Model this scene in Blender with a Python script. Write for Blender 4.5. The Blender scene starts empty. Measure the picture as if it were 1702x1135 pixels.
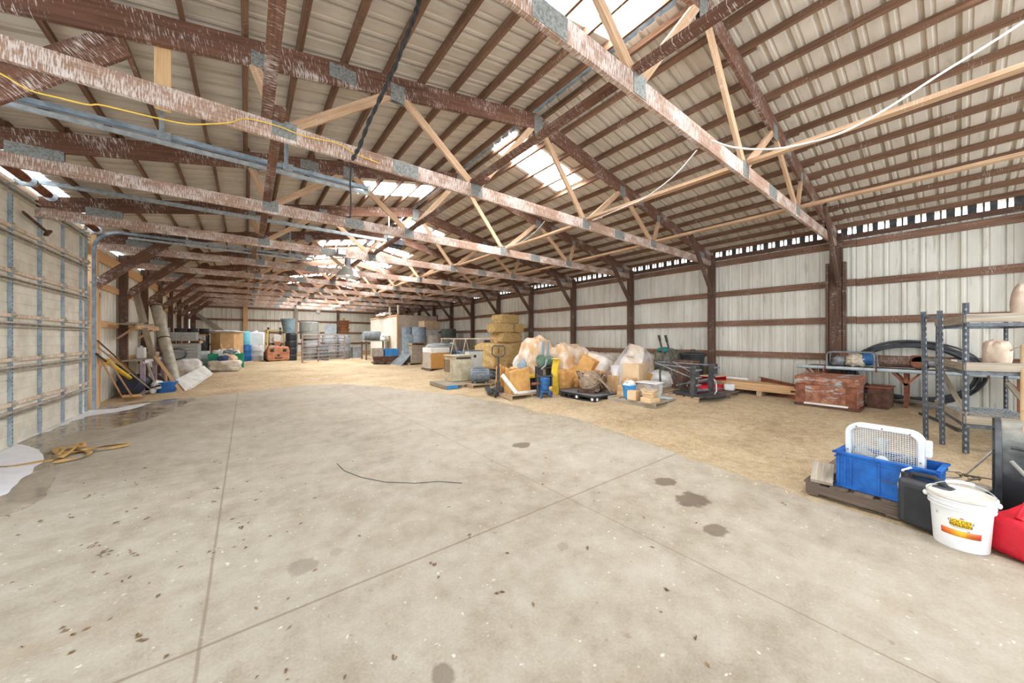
import bpy, math, random
from math import sin, cos, pi, radians, sqrt
from mathutils import Vector, Matrix, noise as mnoise

# ---------------------------------------------------------------- camera, sky, exposure
SC = bpy.context.scene
COL = SC.collection
F_PX, TH, CAM_H = 573.0, 0.657, 1.53          # focal length in pixels of a 1702 wide frame, yaw, height
cam_d = bpy.data.cameras.new('camera'); cam = bpy.data.objects.new('camera', cam_d); COL.objects.link(cam)
cam_d.sensor_fit = 'HORIZONTAL'; cam_d.sensor_width = 36.0; cam_d.lens = 36.0 * F_PX / 1702
cam_d.shift_y = -5.5 / 1702; cam_d.clip_start = 0.05; cam_d.clip_end = 300
cam.location = (0, 0, CAM_H); cam.rotation_euler = (pi / 2, 0, -TH)
SC.camera = cam
wd = bpy.data.worlds.new('sky'); SC.world = wd; wd.use_nodes = True
bg = wd.node_tree.nodes['Background']
bg.inputs[0].default_value = (0.88, 0.95, 1.0, 1); bg.inputs[1].default_value = 2.7
SC.view_settings.view_transform = 'Standard'; SC.view_settings.look = 'None'
SC.view_settings.gamma = 1.0; SC.view_settings.use_curve_mapping = False
SC.view_settings.exposure = 0.46
SKYLIGHT_POWER = 34.0
try:
    SC.cycles.max_bounces = 9; SC.cycles.diffuse_bounces = 7; SC.cycles.glossy_bounces = 3
    SC.cycles.transparent_max_bounces = 12; SC.cycles.sample_clamp_indirect = 8.0
    SC.cycles.caustics_reflective = False; SC.cycles.caustics_refractive = False
    SC.cycles.use_denoising = True
except Exception:
    pass

# ---------------------------------------------------------------- building dimensions (metres)
XL, XR = -2.67, 9.86
BAY, Y1 = 2.44, 1.569
YEND, YFRONT = 28.5, -3.6
RX, RZ, SL = 3.595, 5.12, 0.20
def truss_y(n): return Y1 + BAY * (n - 1)
def roof_z(x): return RZ - SL * abs(x - RX)
def sm(t):
    t = min(max(t, 0.0), 1.0); return t * t * (3 - 2 * t)
def ground(x, y): return 0.30 * max(sm((x - 4.9) / 4.5), sm((y - 12.5) / 11))
CT, ST = cos(TH), sin(TH)
def ray(px, py):
    u = (px - 851) / F_PX; v = (562 - py) / F_PX
    return Vector((u * CT + ST, CT - u * ST, v))
def at(px, py, dz=0.0):
    """the point dz above the ground that the photograph shows at a pixel"""
    r = ray(px, py); z = 0.0
    for _ in range(40):
        t = (z - CAM_H) / r.z; p = r * t; z = .6 * z + .4 * (ground(p.x, p.y) + dz)
    return Vector((p.x, p.y, ground(p.x, p.y) + dz))
def on_y(px, py, y):
    r = ray(px, py); t = y / r.y; return Vector((r.x * t, y, CAM_H + r.z * t))
def on_x(px, py, x):
    r = ray(px, py); t = x / r.x; return Vector((x, r.y * t, CAM_H + r.z * t))
def on_roof(px, py):
    r = ray(px, py)
    for sg in (-1, 1):      # z = RZ - sg*SL*(x-RX)
        t = (RZ + sg * SL * RX - CAM_H) / (r.z + sg * SL * r.x); p = r * t
        if (p.x - RX) * sg >= 0: return Vector((p.x, p.y, CAM_H + p.z))
def on_d(px, py, d):
    r = ray(px, py); return Vector((r.x * d, r.y * d, CAM_H + r.z * d))

# ---------------------------------------------------------------- mesh helper
class MB:
    def __init__(self): self.v = []; self.f = []; self.uv = []; self.mi = []; self.cur = 0
    def add(self, vs, fs, uvs=None):
        b = len(self.v); self.v += [tuple(p) for p in vs]
        for k, f in enumerate(fs):
            self.f.append([i + b for i in f])
            self.uv.append(uvs[k] if uvs else [(vs[i][0] + vs[i][1], vs[i][2]) for i in f])
            self.mi.append(self.cur)
        return self
    def mat(self, i): self.cur = i; return self
    def obox(self, c, ax, ay, az):
        """box from centre and three half axis vectors; uv runs along the longest"""
        c = Vector(c); A = [Vector(ax), Vector(ay), Vector(az)]
        vs = [c + A[0] * sx + A[1] * sy + A[2] * sz for sx in (-1, 1) for sy in (-1, 1) for sz in (-1, 1)]
        fs = [(0, 1, 3, 2), (4, 6, 7, 5), (0, 4, 5, 1), (2, 3, 7, 6), (0, 2, 6, 4), (1, 5, 7, 3)]
        L = [a.length for a in A]; m = L.index(max(L)); off = random.random() * 7
        o = [i for i in range(3) if i != m]
        sg = [(sx, sy, sz) for sx in (-1, 1) for sy in (-1, 1) for sz in (-1, 1)]
        uvs = [[(off + sg[i][m] * L[m], sg[i][o[0]] * L[o[0]] + sg[i][o[1]] * L[o[1]] + off) for i in f] for f in fs]
        return self.add(vs, fs, uvs)
    def box(self, c, s, rz=0.0):
        ca, sa = cos(rz), sin(rz)
        return self.obox(c, (ca * s[0] / 2, sa * s[0] / 2, 0), (-sa * s[1] / 2, ca * s[1] / 2, 0), (0, 0, s[2] / 2))
    def bar(self, p, q, w, h, up=(0, 0, 1)):
        p, q = Vector(p), Vector(q); d = q - p; up = Vector(up)
        s = d.cross(up)
        if s.length < 1e-6: s = d.cross(Vector((1, 0, 0)))
        s.normalize(); u = s.cross(d).normalized()
        return self.obox((p + q) / 2, d / 2, s * w / 2, u * h / 2)
    def tube(self, pts, r, n=8, closed=False, caps=True):
        pts = [Vector(p) for p in pts]; N = len(pts); vs = []; fs = []; ref = None
        for i, p in enumerate(pts):
            a = pts[(i - 1) % N] if (closed or i > 0) else p
            b = pts[(i + 1) % N] if (closed or i < N - 1) else p
            t = (b - a).normalized() if (b - a).length > 1e-9 else Vector((0, 0, 1))
            if ref is None:
                ref = Vector((0, 0, 1)) if abs(t.z) < .9 else Vector((1, 0, 0))
            s = t.cross(ref)
            if s.length < 1e-5: s = t.cross(Vector((0.3, 1, 0)))
            s.normalize(); u = s.cross(t).normalized(); ref = u
            rr = r[i] if isinstance(r, (list, tuple)) else r
            vs += [p + (s * cos(2 * pi * k / n) + u * sin(2 * pi * k / n)) * rr for k in range(n)]
        M = N if closed else N - 1
        for i in range(M):
            for k in range(n):
                a = i * n + k; b = i * n + (k + 1) % n; j = ((i + 1) % N) * n
                fs.append((a, b, j + (k + 1) % n, j + k))
        if caps and not closed:
            fs.append(tuple(range(n))[::-1]); fs.append(tuple((N - 1) * n + k for k in range(n)))
        return self.add(vs, fs)
    def cyl(self, p, q, r, r2=None, n=16, caps=True):
        return self.tube([p, q], [r, r if r2 is None else r2], n, False, caps)
    def lathe(self, prof, n=24, c=(0, 0, 0), ax=None):
        """profile of (radius, height) turned about z (or about the matrix ax)"""
        c = Vector(c); vs = []; fs = []
        for r, z in prof:
            for k in range(n):
                p = Vector((r * cos(2 * pi * k / n), r * sin(2 * pi * k / n), z))
                if ax is not None: p = ax @ p
                vs.append(c + p)
        for i in range(len(prof) - 1):
            for k in range(n):
                a = i * n + k; b = i * n + (k + 1) % n
                fs.append((a, b, b + n, a + n))
        if prof[0][0] > 1e-4: fs.append(tuple(range(n))[::-1])
        if prof[-1][0] > 1e-4: fs.append(tuple((len(prof) - 1) * n + k for k in range(n)))
        return self.add(vs, fs)
    def prism(self, poly, z0, z1, M=None):
        n = len(poly); vs = [Vector((x, y, z0)) for x, y in poly] + [Vector((x, y, z1)) for x, y in poly]
        if M is not None: vs = [M @ p for p in vs]
        fs = [tuple(range(n))[::-1], tuple(range(n, 2 * n))] + [(i, (i + 1) % n, n + (i + 1) % n, n + i) for i in range(n)]
        return self.add(vs, fs)
    def grid(self, nx, ny, fn, wrap=False):
        vs = [fn(i, j) for j in range(ny + 1) for i in range(nx + 1)]
        fs = [(j * (nx + 1) + i, j * (nx + 1) + i + 1, (j + 1) * (nx + 1) + i + 1, (j + 1) * (nx + 1) + i) for j in range(ny) for i in range(nx)]
        return self.add(vs, fs)
    def blob(self, c, rad, seed=0, amp=.15, freq=1.6, flat=None, n=28, sq=0.0, fold=0.0):
        """a soft lump: a ball with noise, boxier with sq, creased with fold, floor at flat"""
        c = Vector(c); vs = []; fs = []; m = n // 2
        for j in range(m + 1):
            ph = pi * j / m
            for i in range(n):
                a = 2 * pi * i / n
                d = Vector((sin(ph) * cos(a), sin(ph) * sin(a), cos(ph)))
                if sq:
                    k = max(abs(d.x), abs(d.y), abs(d.z)); d = d * (1 + sq * (1 / k - 1))
                w = mnoise.noise(d * freq + Vector((seed * 3.1, seed * 1.7, seed * .9)))
                w2 = 0
                if fold: w2 = fold * (abs(mnoise.noise(d * freq * 2.7 + Vector((seed, 9, 4)))) - .25) + .4 * fold * mnoise.noise(d * freq * 7 + Vector((seed, 2, 7)))
                p = d * (1 + amp * w + w2)
                p = Vector((p.x * rad[0], p.y * rad[1], p.z * rad[2])) + c
                if flat is not None and p.z < flat: p.z = flat
                vs.append(p)
        for j in range(m):
            for i in range(n):
                fs.append((j * n + i, (j + 1) * n + i, (j + 1) * n + (i + 1) % n, j * n + (i + 1) % n))
        return self.add(vs, fs)
    def build(self, name, mats, parent=None, smooth=True, bevel=0.0, loc=None, rz=0.0, angle=38):
        me = bpy.data.meshes.new(name)
        me.from_pydata(self.v, [], self.f)
        if not isinstance(mats, (list, tuple)): mats = [mats]
        for m in mats: me.materials.append(m)
        if len(mats) > 1: me.polygons.foreach_set('material_index', self.mi)
        ul = me.uv_layers.new(name='UVMap')
        ul.data.foreach_set('uv', [x for f in self.uv for p in f for x in p])
        if smooth:
            me.polygons.foreach_set('use_smooth', [True] * len(me.polygons))
            me.update(); me.set_sharp_from_angle(angle=radians(angle))
        me.update()
        o = bpy.data.objects.new(name, me); COL.objects.link(o)
        if parent is not None: o.parent = parent
        if loc is not None: o.location = loc
        o.rotation_euler.z = rz
        if bevel:
            b = o.modifiers.new('bevel', 'BEVEL'); b.width = bevel; b.segments = 2; b.limit_method = 'ANGLE'; b.angle_limit = radians(40)
        return o

def tag(o, label=None, cat=None, group=None, kind=None):
    if label: o['label'] = label
    if cat: o['category'] = cat
    if group: o['group'] = group
    if kind: o['kind'] = kind
    return o
def thing(name, label, cat, loc=(0, 0, 0), rz=0.0, group=None):
    o = bpy.data.objects.new(name, None); COL.objects.link(o); o.empty_display_size = .1
    o.location = loc; o.rotation_euler.z = rz
    return tag(o, label, cat, group)

# ---------------------------------------------------------------- materials
def S(r, g, b):
    f = lambda c: c / 12.92 if c <= .04045 else ((c + .055) / 1.055) ** 2.4
    return (f(r / 255), f(g / 255), f(b / 255), 1)
def nt(m): return m.node_tree.nodes, m.node_tree.links
def node(m, t, **kw):
    n = m.node_tree.nodes.new(t)
    for k, v in kw.items():
        if hasattr(n, k) and k not in ('Scale',): setattr(n, k, v)
    return n
def ramp(m, fac, stops):
    r = m.node_tree.nodes.new('ShaderNodeValToRGB'); e = r.color_ramp.elements
    e[0].position, e[0].color = stops[0]; e[1].position, e[1].color = stops[-1]
    for p, c in stops[1:-1]:
        x = e.new(p); x.color = c
    m.node_tree.links.new(fac, r.inputs[0]); return r.outputs[0]
def coords(m, kind='Object', scale=(1, 1, 1), rot=(0, 0, 0)):
    t = m.node_tree.nodes.new('ShaderNodeTexCoord'); mp = m.node_tree.nodes.new('ShaderNodeMapping')
    mp.inputs['Scale'].default_value = scale; mp.inputs['Rotation'].default_value = rot
    m.node_tree.links.new(t.outputs[kind], mp.inputs[0]); return mp.outputs[0]
def nz(m, vec, scale=5, detail=4, rough=.55, dist=0.0):
    n = m.node_tree.nodes.new('ShaderNodeTexNoise'); n.inputs['Scale'].default_value = scale
    n.inputs['Detail'].default_value = detail; n.inputs['Roughness'].default_value = rough; n.inputs['Distortion'].default_value = dist
    m.node_tree.links.new(vec, n.inputs['Vector']); return n.outputs['Fac']
def mixc(m, fac, a, b, mode='MIX'):
    n = m.node_tree.nodes.new('ShaderNodeMix'); n.data_type = 'RGBA'; n.blend_type = mode
    L = m.node_tree.links
    for sock, v in ((n.inputs[0], fac), (n.inputs[6], a), (n.inputs[7], b)):
        if isinstance(v, (int, float, tuple)): sock.default_value = v
        else: L.new(v, sock)
    return n.outputs[2]
def mth(m, op, a, b=None, clamp=False):
    n = m.node_tree.nodes.new('ShaderNodeMath'); n.operation = op; n.use_clamp = clamp
    for k, v in enumerate((a, b)):
        if v is None: continue
        if isinstance(v, (int, float)): n.inputs[k].default_value = v
        else: m.node_tree.links.new(v, n.inputs[k])
    return n.outputs[0]
def base(name, rough=.7, metal=0.0, spec=.4):
    m = bpy.data.materials.new(name); m.use_nodes = True
    b = m.node_tree.nodes['Principled BSDF']; b.inputs['Roughness'].default_value = rough
    b.inputs['Metallic'].default_value = metal; b.inputs['Specular IOR Level'].default_value = spec
    return m, b
def bump(m, b, h, strength=.3, dist=.01):
    n = m.node_tree.nodes.new('ShaderNodeBump'); n.inputs['Strength'].default_value = strength; n.inputs['Distance'].default_value = dist
    m.node_tree.links.new(h, n.inputs['Height']); m.node_tree.links.new(n.outputs[0], b.inputs['Normal'])
def plain(name, c, c2=None, rough=.6, metal=0.0, scale=6, bmp=0.0, lo=.4, hi=.65, spec=.4):
    """one material with soft mottling between two colours"""
    m, b = base(name, rough, metal, spec)
    if c2 is None: c2 = tuple(x * .8 for x in c[:3]) + (1,)
    f = nz(m, coords(m), scale, 5, .6)
    m.node_tree.links.new(ramp(m, f, [(lo, c), (hi, c2)]), b.inputs['Base Color'])
    if bmp: bump(m, b, f, bmp, .01)
    return m
def wood(name, c, c2, drop=0.0, dropc=S(226, 214, 208), rough=.85, along=1.2, across=26):
    """board: grain along uv.x; drop = share of pale droppings running across the board"""
    m, b = base(name, rough, 0, .25)
    g = nz(m, coords(m, 'UV', (along, across, 1)), 1.6, 6, .65, .4)
    g2 = nz(m, coords(m, 'UV', (.6, 2.0, 1)), 1.0, 3)
    col = ramp(m, mth(m, 'ADD', mth(m, 'MULTIPLY', g, .65), mth(m, 'MULTIPLY', g2, .35)), [(.36, c2), (.62, c)])
    if drop:
        s = nz(m, coords(m, 'UV', (110, 11, 1)), 1.0, 6, .68)
        s2 = nz(m, coords(m, 'UV', (2.2, 3, 1)), 1.0, 2)
        k = mth(m, 'ADD', s, mth(m, 'MULTIPLY', mth(m, 'SUBTRACT', s2, .5), .45))
        fac = ramp(m, k, [(.64 - drop * .28, (0, 0, 0, 1)), (.74 - drop * .28, (1, 1, 1, 1))])
        col = mixc(m, mth(m, 'MULTIPLY', fac, .8), col, dropc)
    m.node_tree.links.new(col, b.inputs['Base Color']); bump(m, b, g, .25, .004)
    return m
def emis(name, c, s):
    m = bpy.data.materials.new(name); m.use_nodes = True; n, l = nt(m); n.remove(n['Principled BSDF'])
    e = n.new('ShaderNodeEmission'); e.inputs[0].default_value = c; e.inputs[1].default_value = s
    l.new(e.outputs[0], n['Material Output'].inputs[0]); return m
def film(name, c, alpha=.5, rough=.25):
    """thin plastic film: part see-through"""
    m, b = base(name, rough, 0, .6)
    f = nz(m, coords(m, 'Object', (1, 1, 1)), 2.6, 3, .5)
    b.inputs['Base Color'].default_value = c
    m.node_tree.links.new(ramp(m, f, [(.35, (alpha - .25,) * 3 + (1,)), (.7, (min(1, alpha + .3),) * 3 + (1,))]), b.inputs['Alpha'])
    return m

W_TOP = wood('old brown chord wood', S(124, 88, 70), S(84, 58, 47), .28)
W_BOT = wood('speckled chord wood', S(178, 146, 125), S(132, 102, 86), .56)
W_WEB = wood('tan web wood', S(204, 172, 140), S(160, 124, 96), .12)
W_POST = wood('dark post wood', S(112, 86, 72), S(72, 54, 46), .16)
W_GIRT = wood('red brown girt wood', S(150, 116, 96), S(102, 76, 62), .12)
W_PUR = wood('purlin wood', S(138, 106, 84), S(92, 66, 52), .06)
W_NEW = wood('fresh pine', S(222, 186, 142), S(190, 146, 104))
W_GREY = wood('weathered grey wood', S(186, 174, 156), S(132, 120, 106))
W_PAL = wood('pallet wood', S(196, 172, 142), S(146, 120, 94))
W_PALD = wood('dark pallet wood', S(128, 112, 98), S(84, 72, 64))
GALV = plain('galvanised steel', S(186, 194, 198), S(150, 160, 168), .45, .35, 14)
GALVB = plain('blue grey galvanised steel', S(176, 192, 204), S(136, 154, 170), .45, .3, 9)
PLATE = plain('gusset plate', S(150, 152, 148), S(108, 108, 104), .6, .3, 60, .5)
RUST = plain('rusty steel', S(150, 96, 72), S(104, 64, 48), .8, .1, 9, .3)
RUSTD = plain('dark rusty steel', S(110, 78, 64), S(74, 52, 44), .85, .1, 9, .3)
BLACK = plain('black plastic', S(48, 49, 52), S(34, 35, 38), .5, 0, 5)
BLACKM = plain('black painted steel', S(56, 58, 62), S(88, 86, 84), .55, .1, 12)
GREYM = plain('grey steel', S(142, 146, 150), S(108, 112, 116), .5, .2, 9)
GREYP = plain('grey plastic', S(150, 154, 156), S(122, 128, 132), .6, 0, 4)
GREYR = plain('grey rolled fabric', S(142, 148, 150), S(112, 120, 124), .85, 0, 5, .3)
WHITE = plain('white paint', S(236, 236, 232), S(214, 212, 204), .55, 0, 4)
WHITEP = plain('white plastic', S(238, 238, 238), S(224, 224, 222), .4, 0, 3)
CARD = plain('cardboard', S(206, 168, 122), S(186, 146, 100), .9, 0, 3)
CARDL = plain('pale cardboard', S(222, 194, 156), S(204, 172, 132), .9, 0, 3)
KRAFT = plain('brown paper', S(214, 166, 102), S(190, 138, 76), .85, 0, 4, .4)
BAGW = plain('white woven bag', S(232, 230, 226), S(206, 202, 196), .8, 0, 9, .4)
BAGT = plain('tan woven bag', S(226, 200, 168), S(206, 174, 138), .8, 0, 6, .4)
BLUE = plain('blue plastic', S(44, 116, 190), S(34, 92, 160), .45, 0, 4)
BLUEL = plain('light blue plastic', S(58, 146, 210), S(44, 124, 190), .45, 0, 4)
BLUEP = plain('blue painted machine', S(58, 112, 170), S(40, 76, 120), .5, .1, 10)
GREEN = plain('green plastic', S(24, 152, 112), S(18, 126, 92), .5, 0, 4)
YELLOW = plain('yellow paint', S(232, 200, 70), S(214, 176, 44), .5, 0, 5)
RED = plain('red plastic', S(214, 32, 52), S(178, 20, 38), .4, 0, 4)
ORANGE = plain('orange plastic', S(232, 120, 62), S(214, 96, 44), .5, 0, 4)
RUBBER = plain('black rubber', S(46, 48, 52), S(66, 66, 68), .8, 0, 9, .3)
CABLE_W = plain('white cable', S(226, 224, 218), None, .5)
CABLE_B = plain('black cable', S(52, 50, 50), None, .6)
CORD_Y = plain('yellow cord', S(238, 196, 84), None, .5)
WRAP = film('stretch wrap', S(246, 244, 242), .5, .3)
BAGM = plain('white film over tan', S(234, 220, 204), S(214, 174, 128), .55, 0, 2.6, .2, .42, .58)
CLEAR = film('clear plastic', S(240, 240, 236), .45, .15)
# ---------------------------------------------------------------- the shell
def corr(n_len, period, depth=.02):
    """rib profile along a sheet: list of (s, offset)"""
    out = [(0.0, 0.0)]; s = 0.0
    while s < n_len:
        for a, h in ((.070, 0), (.082, .35), (.098, .35), (.110, 0), (.140, 0), (.152, 1), (.186, 1), (.198, 0)):
            out.append((s + a / .229 * period, h * depth))
        s += period
    out = [(a, b) for a, b in out if a <= n_len]; out.append((n_len, 0.0)); return out
def sheet_mat(name, c, c2, stain=None, metal=0.0, rough=.6, sc=(1, 1, 1)):
    m, b = base(name, rough, metal, .3)
    f = nz(m, coords(m, 'Object', (.5, .5, .5)), 1.0, 5, .6)
    g = nz(m, coords(m, 'Object', sc), 1.0, 4, .6)
    col = ramp(m, mth(m, 'ADD', mth(m, 'MULTIPLY', f, .5), mth(m, 'MULTIPLY', g, .5)), [(.38, c2), (.6, c)])
    if stain is not None:
        k = nz(m, coords(m, 'Object', tuple(s * 1.7 for s in sc)), 1.0, 6, .7)
        col = mixc(m, ramp(m, k, [(.58, (0, 0, 0, 1)), (.74, (.7, .7, .7, 1))]), col, stain)
    m.node_tree.links.new(col, b.inputs['Base Color']); return m
ROOF_M = sheet_mat('tan roof sheet', S(210, 200, 186), S(186, 175, 161), S(136, 124, 112), sc=(1.2, 5, 1))
WALL_M = sheet_mat('white wall sheet', S(230, 228, 218), S(206, 202, 190), S(160, 150, 132), sc=(6, 6, .8))

ceiling = thing('ceiling', 'tan corrugated metal roof underside on wooden purlins', 'ceiling'); ceiling['kind'] = 'structure'
for sgn, ya, yb, half in ((-1, YFRONT, 11.1, RX - XL - .30), (-1, 11.1, YEND + .35, RX - XL + .05), (1, YFRONT, YEND + .35, XR + .28 - RX)):
    nm = 'roof_sheet'; b = MB(); prof = corr(yb - ya, .229, .032)
    vs = []; 
    for s, o in prof:
        for a in (.06, half * .5, half):
            x = RX + sgn * a
            vs.append((x, ya + s, roof_z(x) + o + .002))
    fs = [(3 * i + k, 3 * i + 3 + k, 3 * i + 4 + k, 3 * i + 1 + k) for i in range(len(prof) - 1) for k in range(2)]
    b.add(vs, fs)
    o = b.build(nm, ROOF_M, ceiling, smooth=False)
    md = o.modifiers.new('thick', 'SOLIDIFY'); md.thickness = .004; md.offset = 1
# purlins: lapped boards on edge
rnd = random.Random(3)
for sgn in (-1, 1):
    for k in range(15):
        off = .13 + .432 * k
        if sgn < 0 and off > 5.9: continue
        b = MB(); y = YFRONT; lap = 0
        while y < YEND + .3:
            y2 = min(y + BAY * 2 + .25, YEND + .3)
            x = RX + sgn * (off + (.0195 if lap % 2 else -.0195)); z = roof_z(x) - .049 + rnd.uniform(-.003, .003)
            up = (sgn * SL, 0, 1)
            b.bar((x, y - .12, z), (x + rnd.uniform(-.02, .02), y2 + .12, z), .038, .088, up)
            y = y2; lap += 1
        b.build('purlin', W_PUR, ceiling, smooth=False)
# ridge cap: bent strip of bright metal under the peak
b = MB()
for sgn in (-1, 1):
    for a0, a1 in ((.0, .16),):
        b.add([(RX + sgn * a0, YFRONT, RZ + .035), (RX + sgn * a1, YFRONT, RZ + .035 - .2 * a1 + .01), (RX + sgn * a1, YEND + .3, RZ + .035 - .2 * a1 + .01), (RX + sgn * a0, YEND + .3, RZ + .035)],
              [(0, 1, 2, 3)] if sgn < 0 else [(3, 2, 1, 0)])
o = b.build('ridge_cap', GALVB, ceiling, smooth=False)
md = o.modifiers.new('thick', 'SOLIDIFY'); md.thickness = .003
# skylight panels, real and added
SKY_M = emis('daylit translucent panel', (.96, .98, 1, 1), SKYLIGHT_POWER)
SKYS = [(-1, 1.86, 2.52, 1.32), (1, 4.68, 5.38, 1.80), (-1, 7.55, 8.28, 1.60), (1, 10.0, 10.75, 1.4), (-1, 13.1, 13.8, 1.6), (1, 15.6, 16.3, 1.6),
        (-1, 18.5, 19.2, 1.6), (1, 21.2, 21.9, 1.6), (-1, 24.0, 24.7, 1.6), (1, -.9, -.2, 1.6), (1, 13.1, 13.8, 1.6), (1, 18.5, 19.2, 1.8), (1, 24.0, 24.7, 1.8), (-1, 21.2, 21.9, 1.8), (-1, 15.8, 16.5, 1.6)]  # entries after the one behind the camera are added to brighten the far half
for i, (sgn, y0, y1, ln) in enumerate(SKYS):
    b = MB(); x0, x1 = RX + sgn * .09, RX + sgn * ln
    vs = [(x0, y0, roof_z(x0) - .004), (x1, y0, roof_z(x1) - .004), (x1, y1, roof_z(x1) - .004), (x0, y1, roof_z(x0) - .004)]
    b.add(vs, [(0, 1, 2, 3)] if sgn > 0 else [(3, 2, 1, 0)])
    o = b.build('window_%d' % (i + 1), SKY_M, smooth=False)
    md = o.modifiers.new('thick', 'SOLIDIFY'); md.thickness = .003
    tag(o, 'bright roof skylight panel number %d from the near end of the %s slope' % (1 + sum(1 for q in SKYS if q[0] == sgn and q[1] < y0), 'left' if sgn < 0 else 'right'), 'skylight', kind='structure')

# walls
def wall_sheet(name, y0, y1, x, z0, z1, parent, face):
    b = MB(); prof = corr(y1 - y0, .229, .03)
    vs = []
    for s, o in prof:
        vs += [(x + face * o, y0 + s, z0), (x + face * o, y0 + s, z1)]
    b.add(vs, [(2 * i, 2 * i + 2, 2 * i + 3, 2 * i + 1) for i in range(len(prof) - 1)])
    o = b.build(name, WALL_M, parent, smooth=False)
    md = o.modifiers.new('thick', 'SOLIDIFY'); md.thickness = .003; md.offset = 0
    return o
wall_right = thing('wall_right', 'long white ribbed metal side wall with brown posts and girts', 'wall', (XR, 10, 0)); wall_right['kind'] = 'structure'
wall_right.location = (0, 0, 0)
wall_sheet('wall_sheet', YFRONT, YEND, XR + .05, -.05, 3.63, wall_right, 1)
for z in (3.475, 2.67, 1.90, 1.13):
    b = MB(); y = YFRONT; k = 0
    while y < YEND - .1:
        y2 = min(y + BAY * 2, YEND); b.box((XR + .02, (y + y2) / 2, z + (.006 if k % 2 else -.006)), (.04, y2 - y - .01, .14)); y = y2; k += 1
    b.build('girt', W_GIRT, wall_right, smooth=False)
b = MB(); b.box((XR + .02, (YFRONT + YEND) / 2, 3.625), (.04, YEND - YFRONT, .09)); b.build('eave_plate', W_POST, wall_right, smooth=False)
# eave closure: a notched strip, daylight shows through its notches
b = MB(); y = YFRONT; rr = random.Random(8)
while y < YEND:
    for w, solid in ((.075, 1), (.05, 0), (.022, 1), (.06, 0), (.022, rr.random() < .8)):
        if solid: b.box((XR + .047, y + w / 2, (3.63 + roof_z(XR + .05)) / 2), (.012, w, roof_z(XR + .05) - 3.63))
        y += w
b.build('eave_closure', BLACKM, wall_right, smooth=False)
for n in range(-1, 12):
    y = truss_y(n); b = MB(); z0 = ground(XR - .08, y) - .1
    if n == 1:
        b.box((XR - .08, y, (3.7 + z0) / 2), (.16, .19, 3.7 - z0)); b.box((XR - .10, y + .13, (3.1 + z0) / 2), (.14, .045, 3.1 - z0)); b.box((XR - .10, y - .13, (3.1 + z0) / 2), (.14, .045, 3.1 - z0))
    else:
        b.box((XR - .08, y, (3.7 + z0) / 2), (.16, .14, 3.7 - z0))
    b.build('post', W_POST, wall_right, smooth=False)

wall_left = thing('wall_left', 'white metal side wall with brown posts beyond the big door', 'wall'); wall_left['kind'] = 'structure'
wall_sheet('wall_sheet', 11.2, YEND, XL - .07, -.05, 3.74, wall_left, -1)
for z, hh in ((2.76, .15), (1.86, .15), (.95, .15)):
    b = MB(); b.box((XL - .035, (11.4 + YEND) / 2, z), (.04, YEND - 11.4, hh)); b.build('girt', W_NEW, wall_left, smooth=False)
b = MB(); b.box((XL + .0, (11.2 + YEND) / 2, 3.42), (.045, YEND - 11.2, .24)); b.build('header_beam', W_NEW, wall_left, smooth=False)
b = MB(); b.box((XL - .05, (5.3 + 11.2) / 2, 3.70), (.05, 5.9, .14)); b.build('door_header', WHITE, wall_left, smooth=False)
for n in (1, 2, 3, 5, 6, 7, 8, 9, 10, 11):
    y = truss_y(n) if n != 3 else 5.25
    b = MB(); z0 = ground(XL, y) - .1; b.box((XL + .05, y + (.05 if n == 5 else 0), (3.75 + z0) / 2), (.16, .15, 3.75 - z0)); b.build('post', W_POST if n != 5 else W_NEW, wall_left, smooth=False)
b = MB(); b.box((XL - .02, 11.42, 1.3), (.05, .42, 2.7)); b.build('jamb_panel', WHITE, wall_left, smooth=False)
b = MB(); b.box((XL + .03, 11.86, 1.25), (.05, .09, 2.5)); b.box((XL + .03, 11.66, 2.52), (.05, .5, .09)); b.build('jamb_trim', W_NEW, wall_left, smooth=False)
b = MB(); b.box((XL - .03, 9.9, 3.80), (.06, 3.0, .10)); b.build('eave_block', W_WEB, wall_left, smooth=False)

wall_back = thing('wall_back', 'white ribbed metal far end wall with brown girts', 'wall'); wall_back['kind'] = 'structure'
b = MB(); prof = corr(XR - XL + .2, .229, .03); vs = []
for s, o in prof:
    x = XL - .1 + s; vs += [(x, YEND + .05 + o, -.05), (x, YEND + .05 + o, roof_z(x) - .01)]
b.add(vs, [(2 * i + 1, 2 * i + 3, 2 * i + 2, 2 * i) for i in range(len(prof) - 1)])
o = b.build('wall_sheet', WALL_M, wall_back, smooth=False); md = o.modifiers.new('thick', 'SOLIDIFY'); md.thickness = .003
for z in (4.25, 3.5, 2.72, 1.92, 1.14):
    b = MB(); x0 = XL if z < 3.8 else RX - (RZ - z) / SL + .3; x1 = XR if z < 3.8 else RX + (RZ - z) / SL - .3
    b.box(((x0 + x1) / 2, YEND + .02, z), (x1 - x0, .04, .13)); b.build('girt', W_GIRT, wall_back, smooth=False)
for x, w, m in ((-2.55, .22, W_POST), (-.03, .24, W_NEW), (2.77, .2, W_GREY), (5.45, .15, W_POST), (8.2, .16, W_WEB)):
    b = MB(); z1 = roof_z(x) - .1; b.box((x, YEND - .08, z1 / 2 + .1), (w, .15, z1 - .2)); b.build('post', m, wall_back, smooth=False)
b = MB(); b.box((5.0, YEND - .03, .42), (9.5, .05, .28)); b.build('skirt_board', W_NEW, wall_back, smooth=False)
b = MB(); b.bar((-2.4, YEND - .06, 3.0), (-.6, YEND - .06, 1.5), .05, .2); b.build('brace', W_GREY, wall_back, smooth=False)

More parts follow.
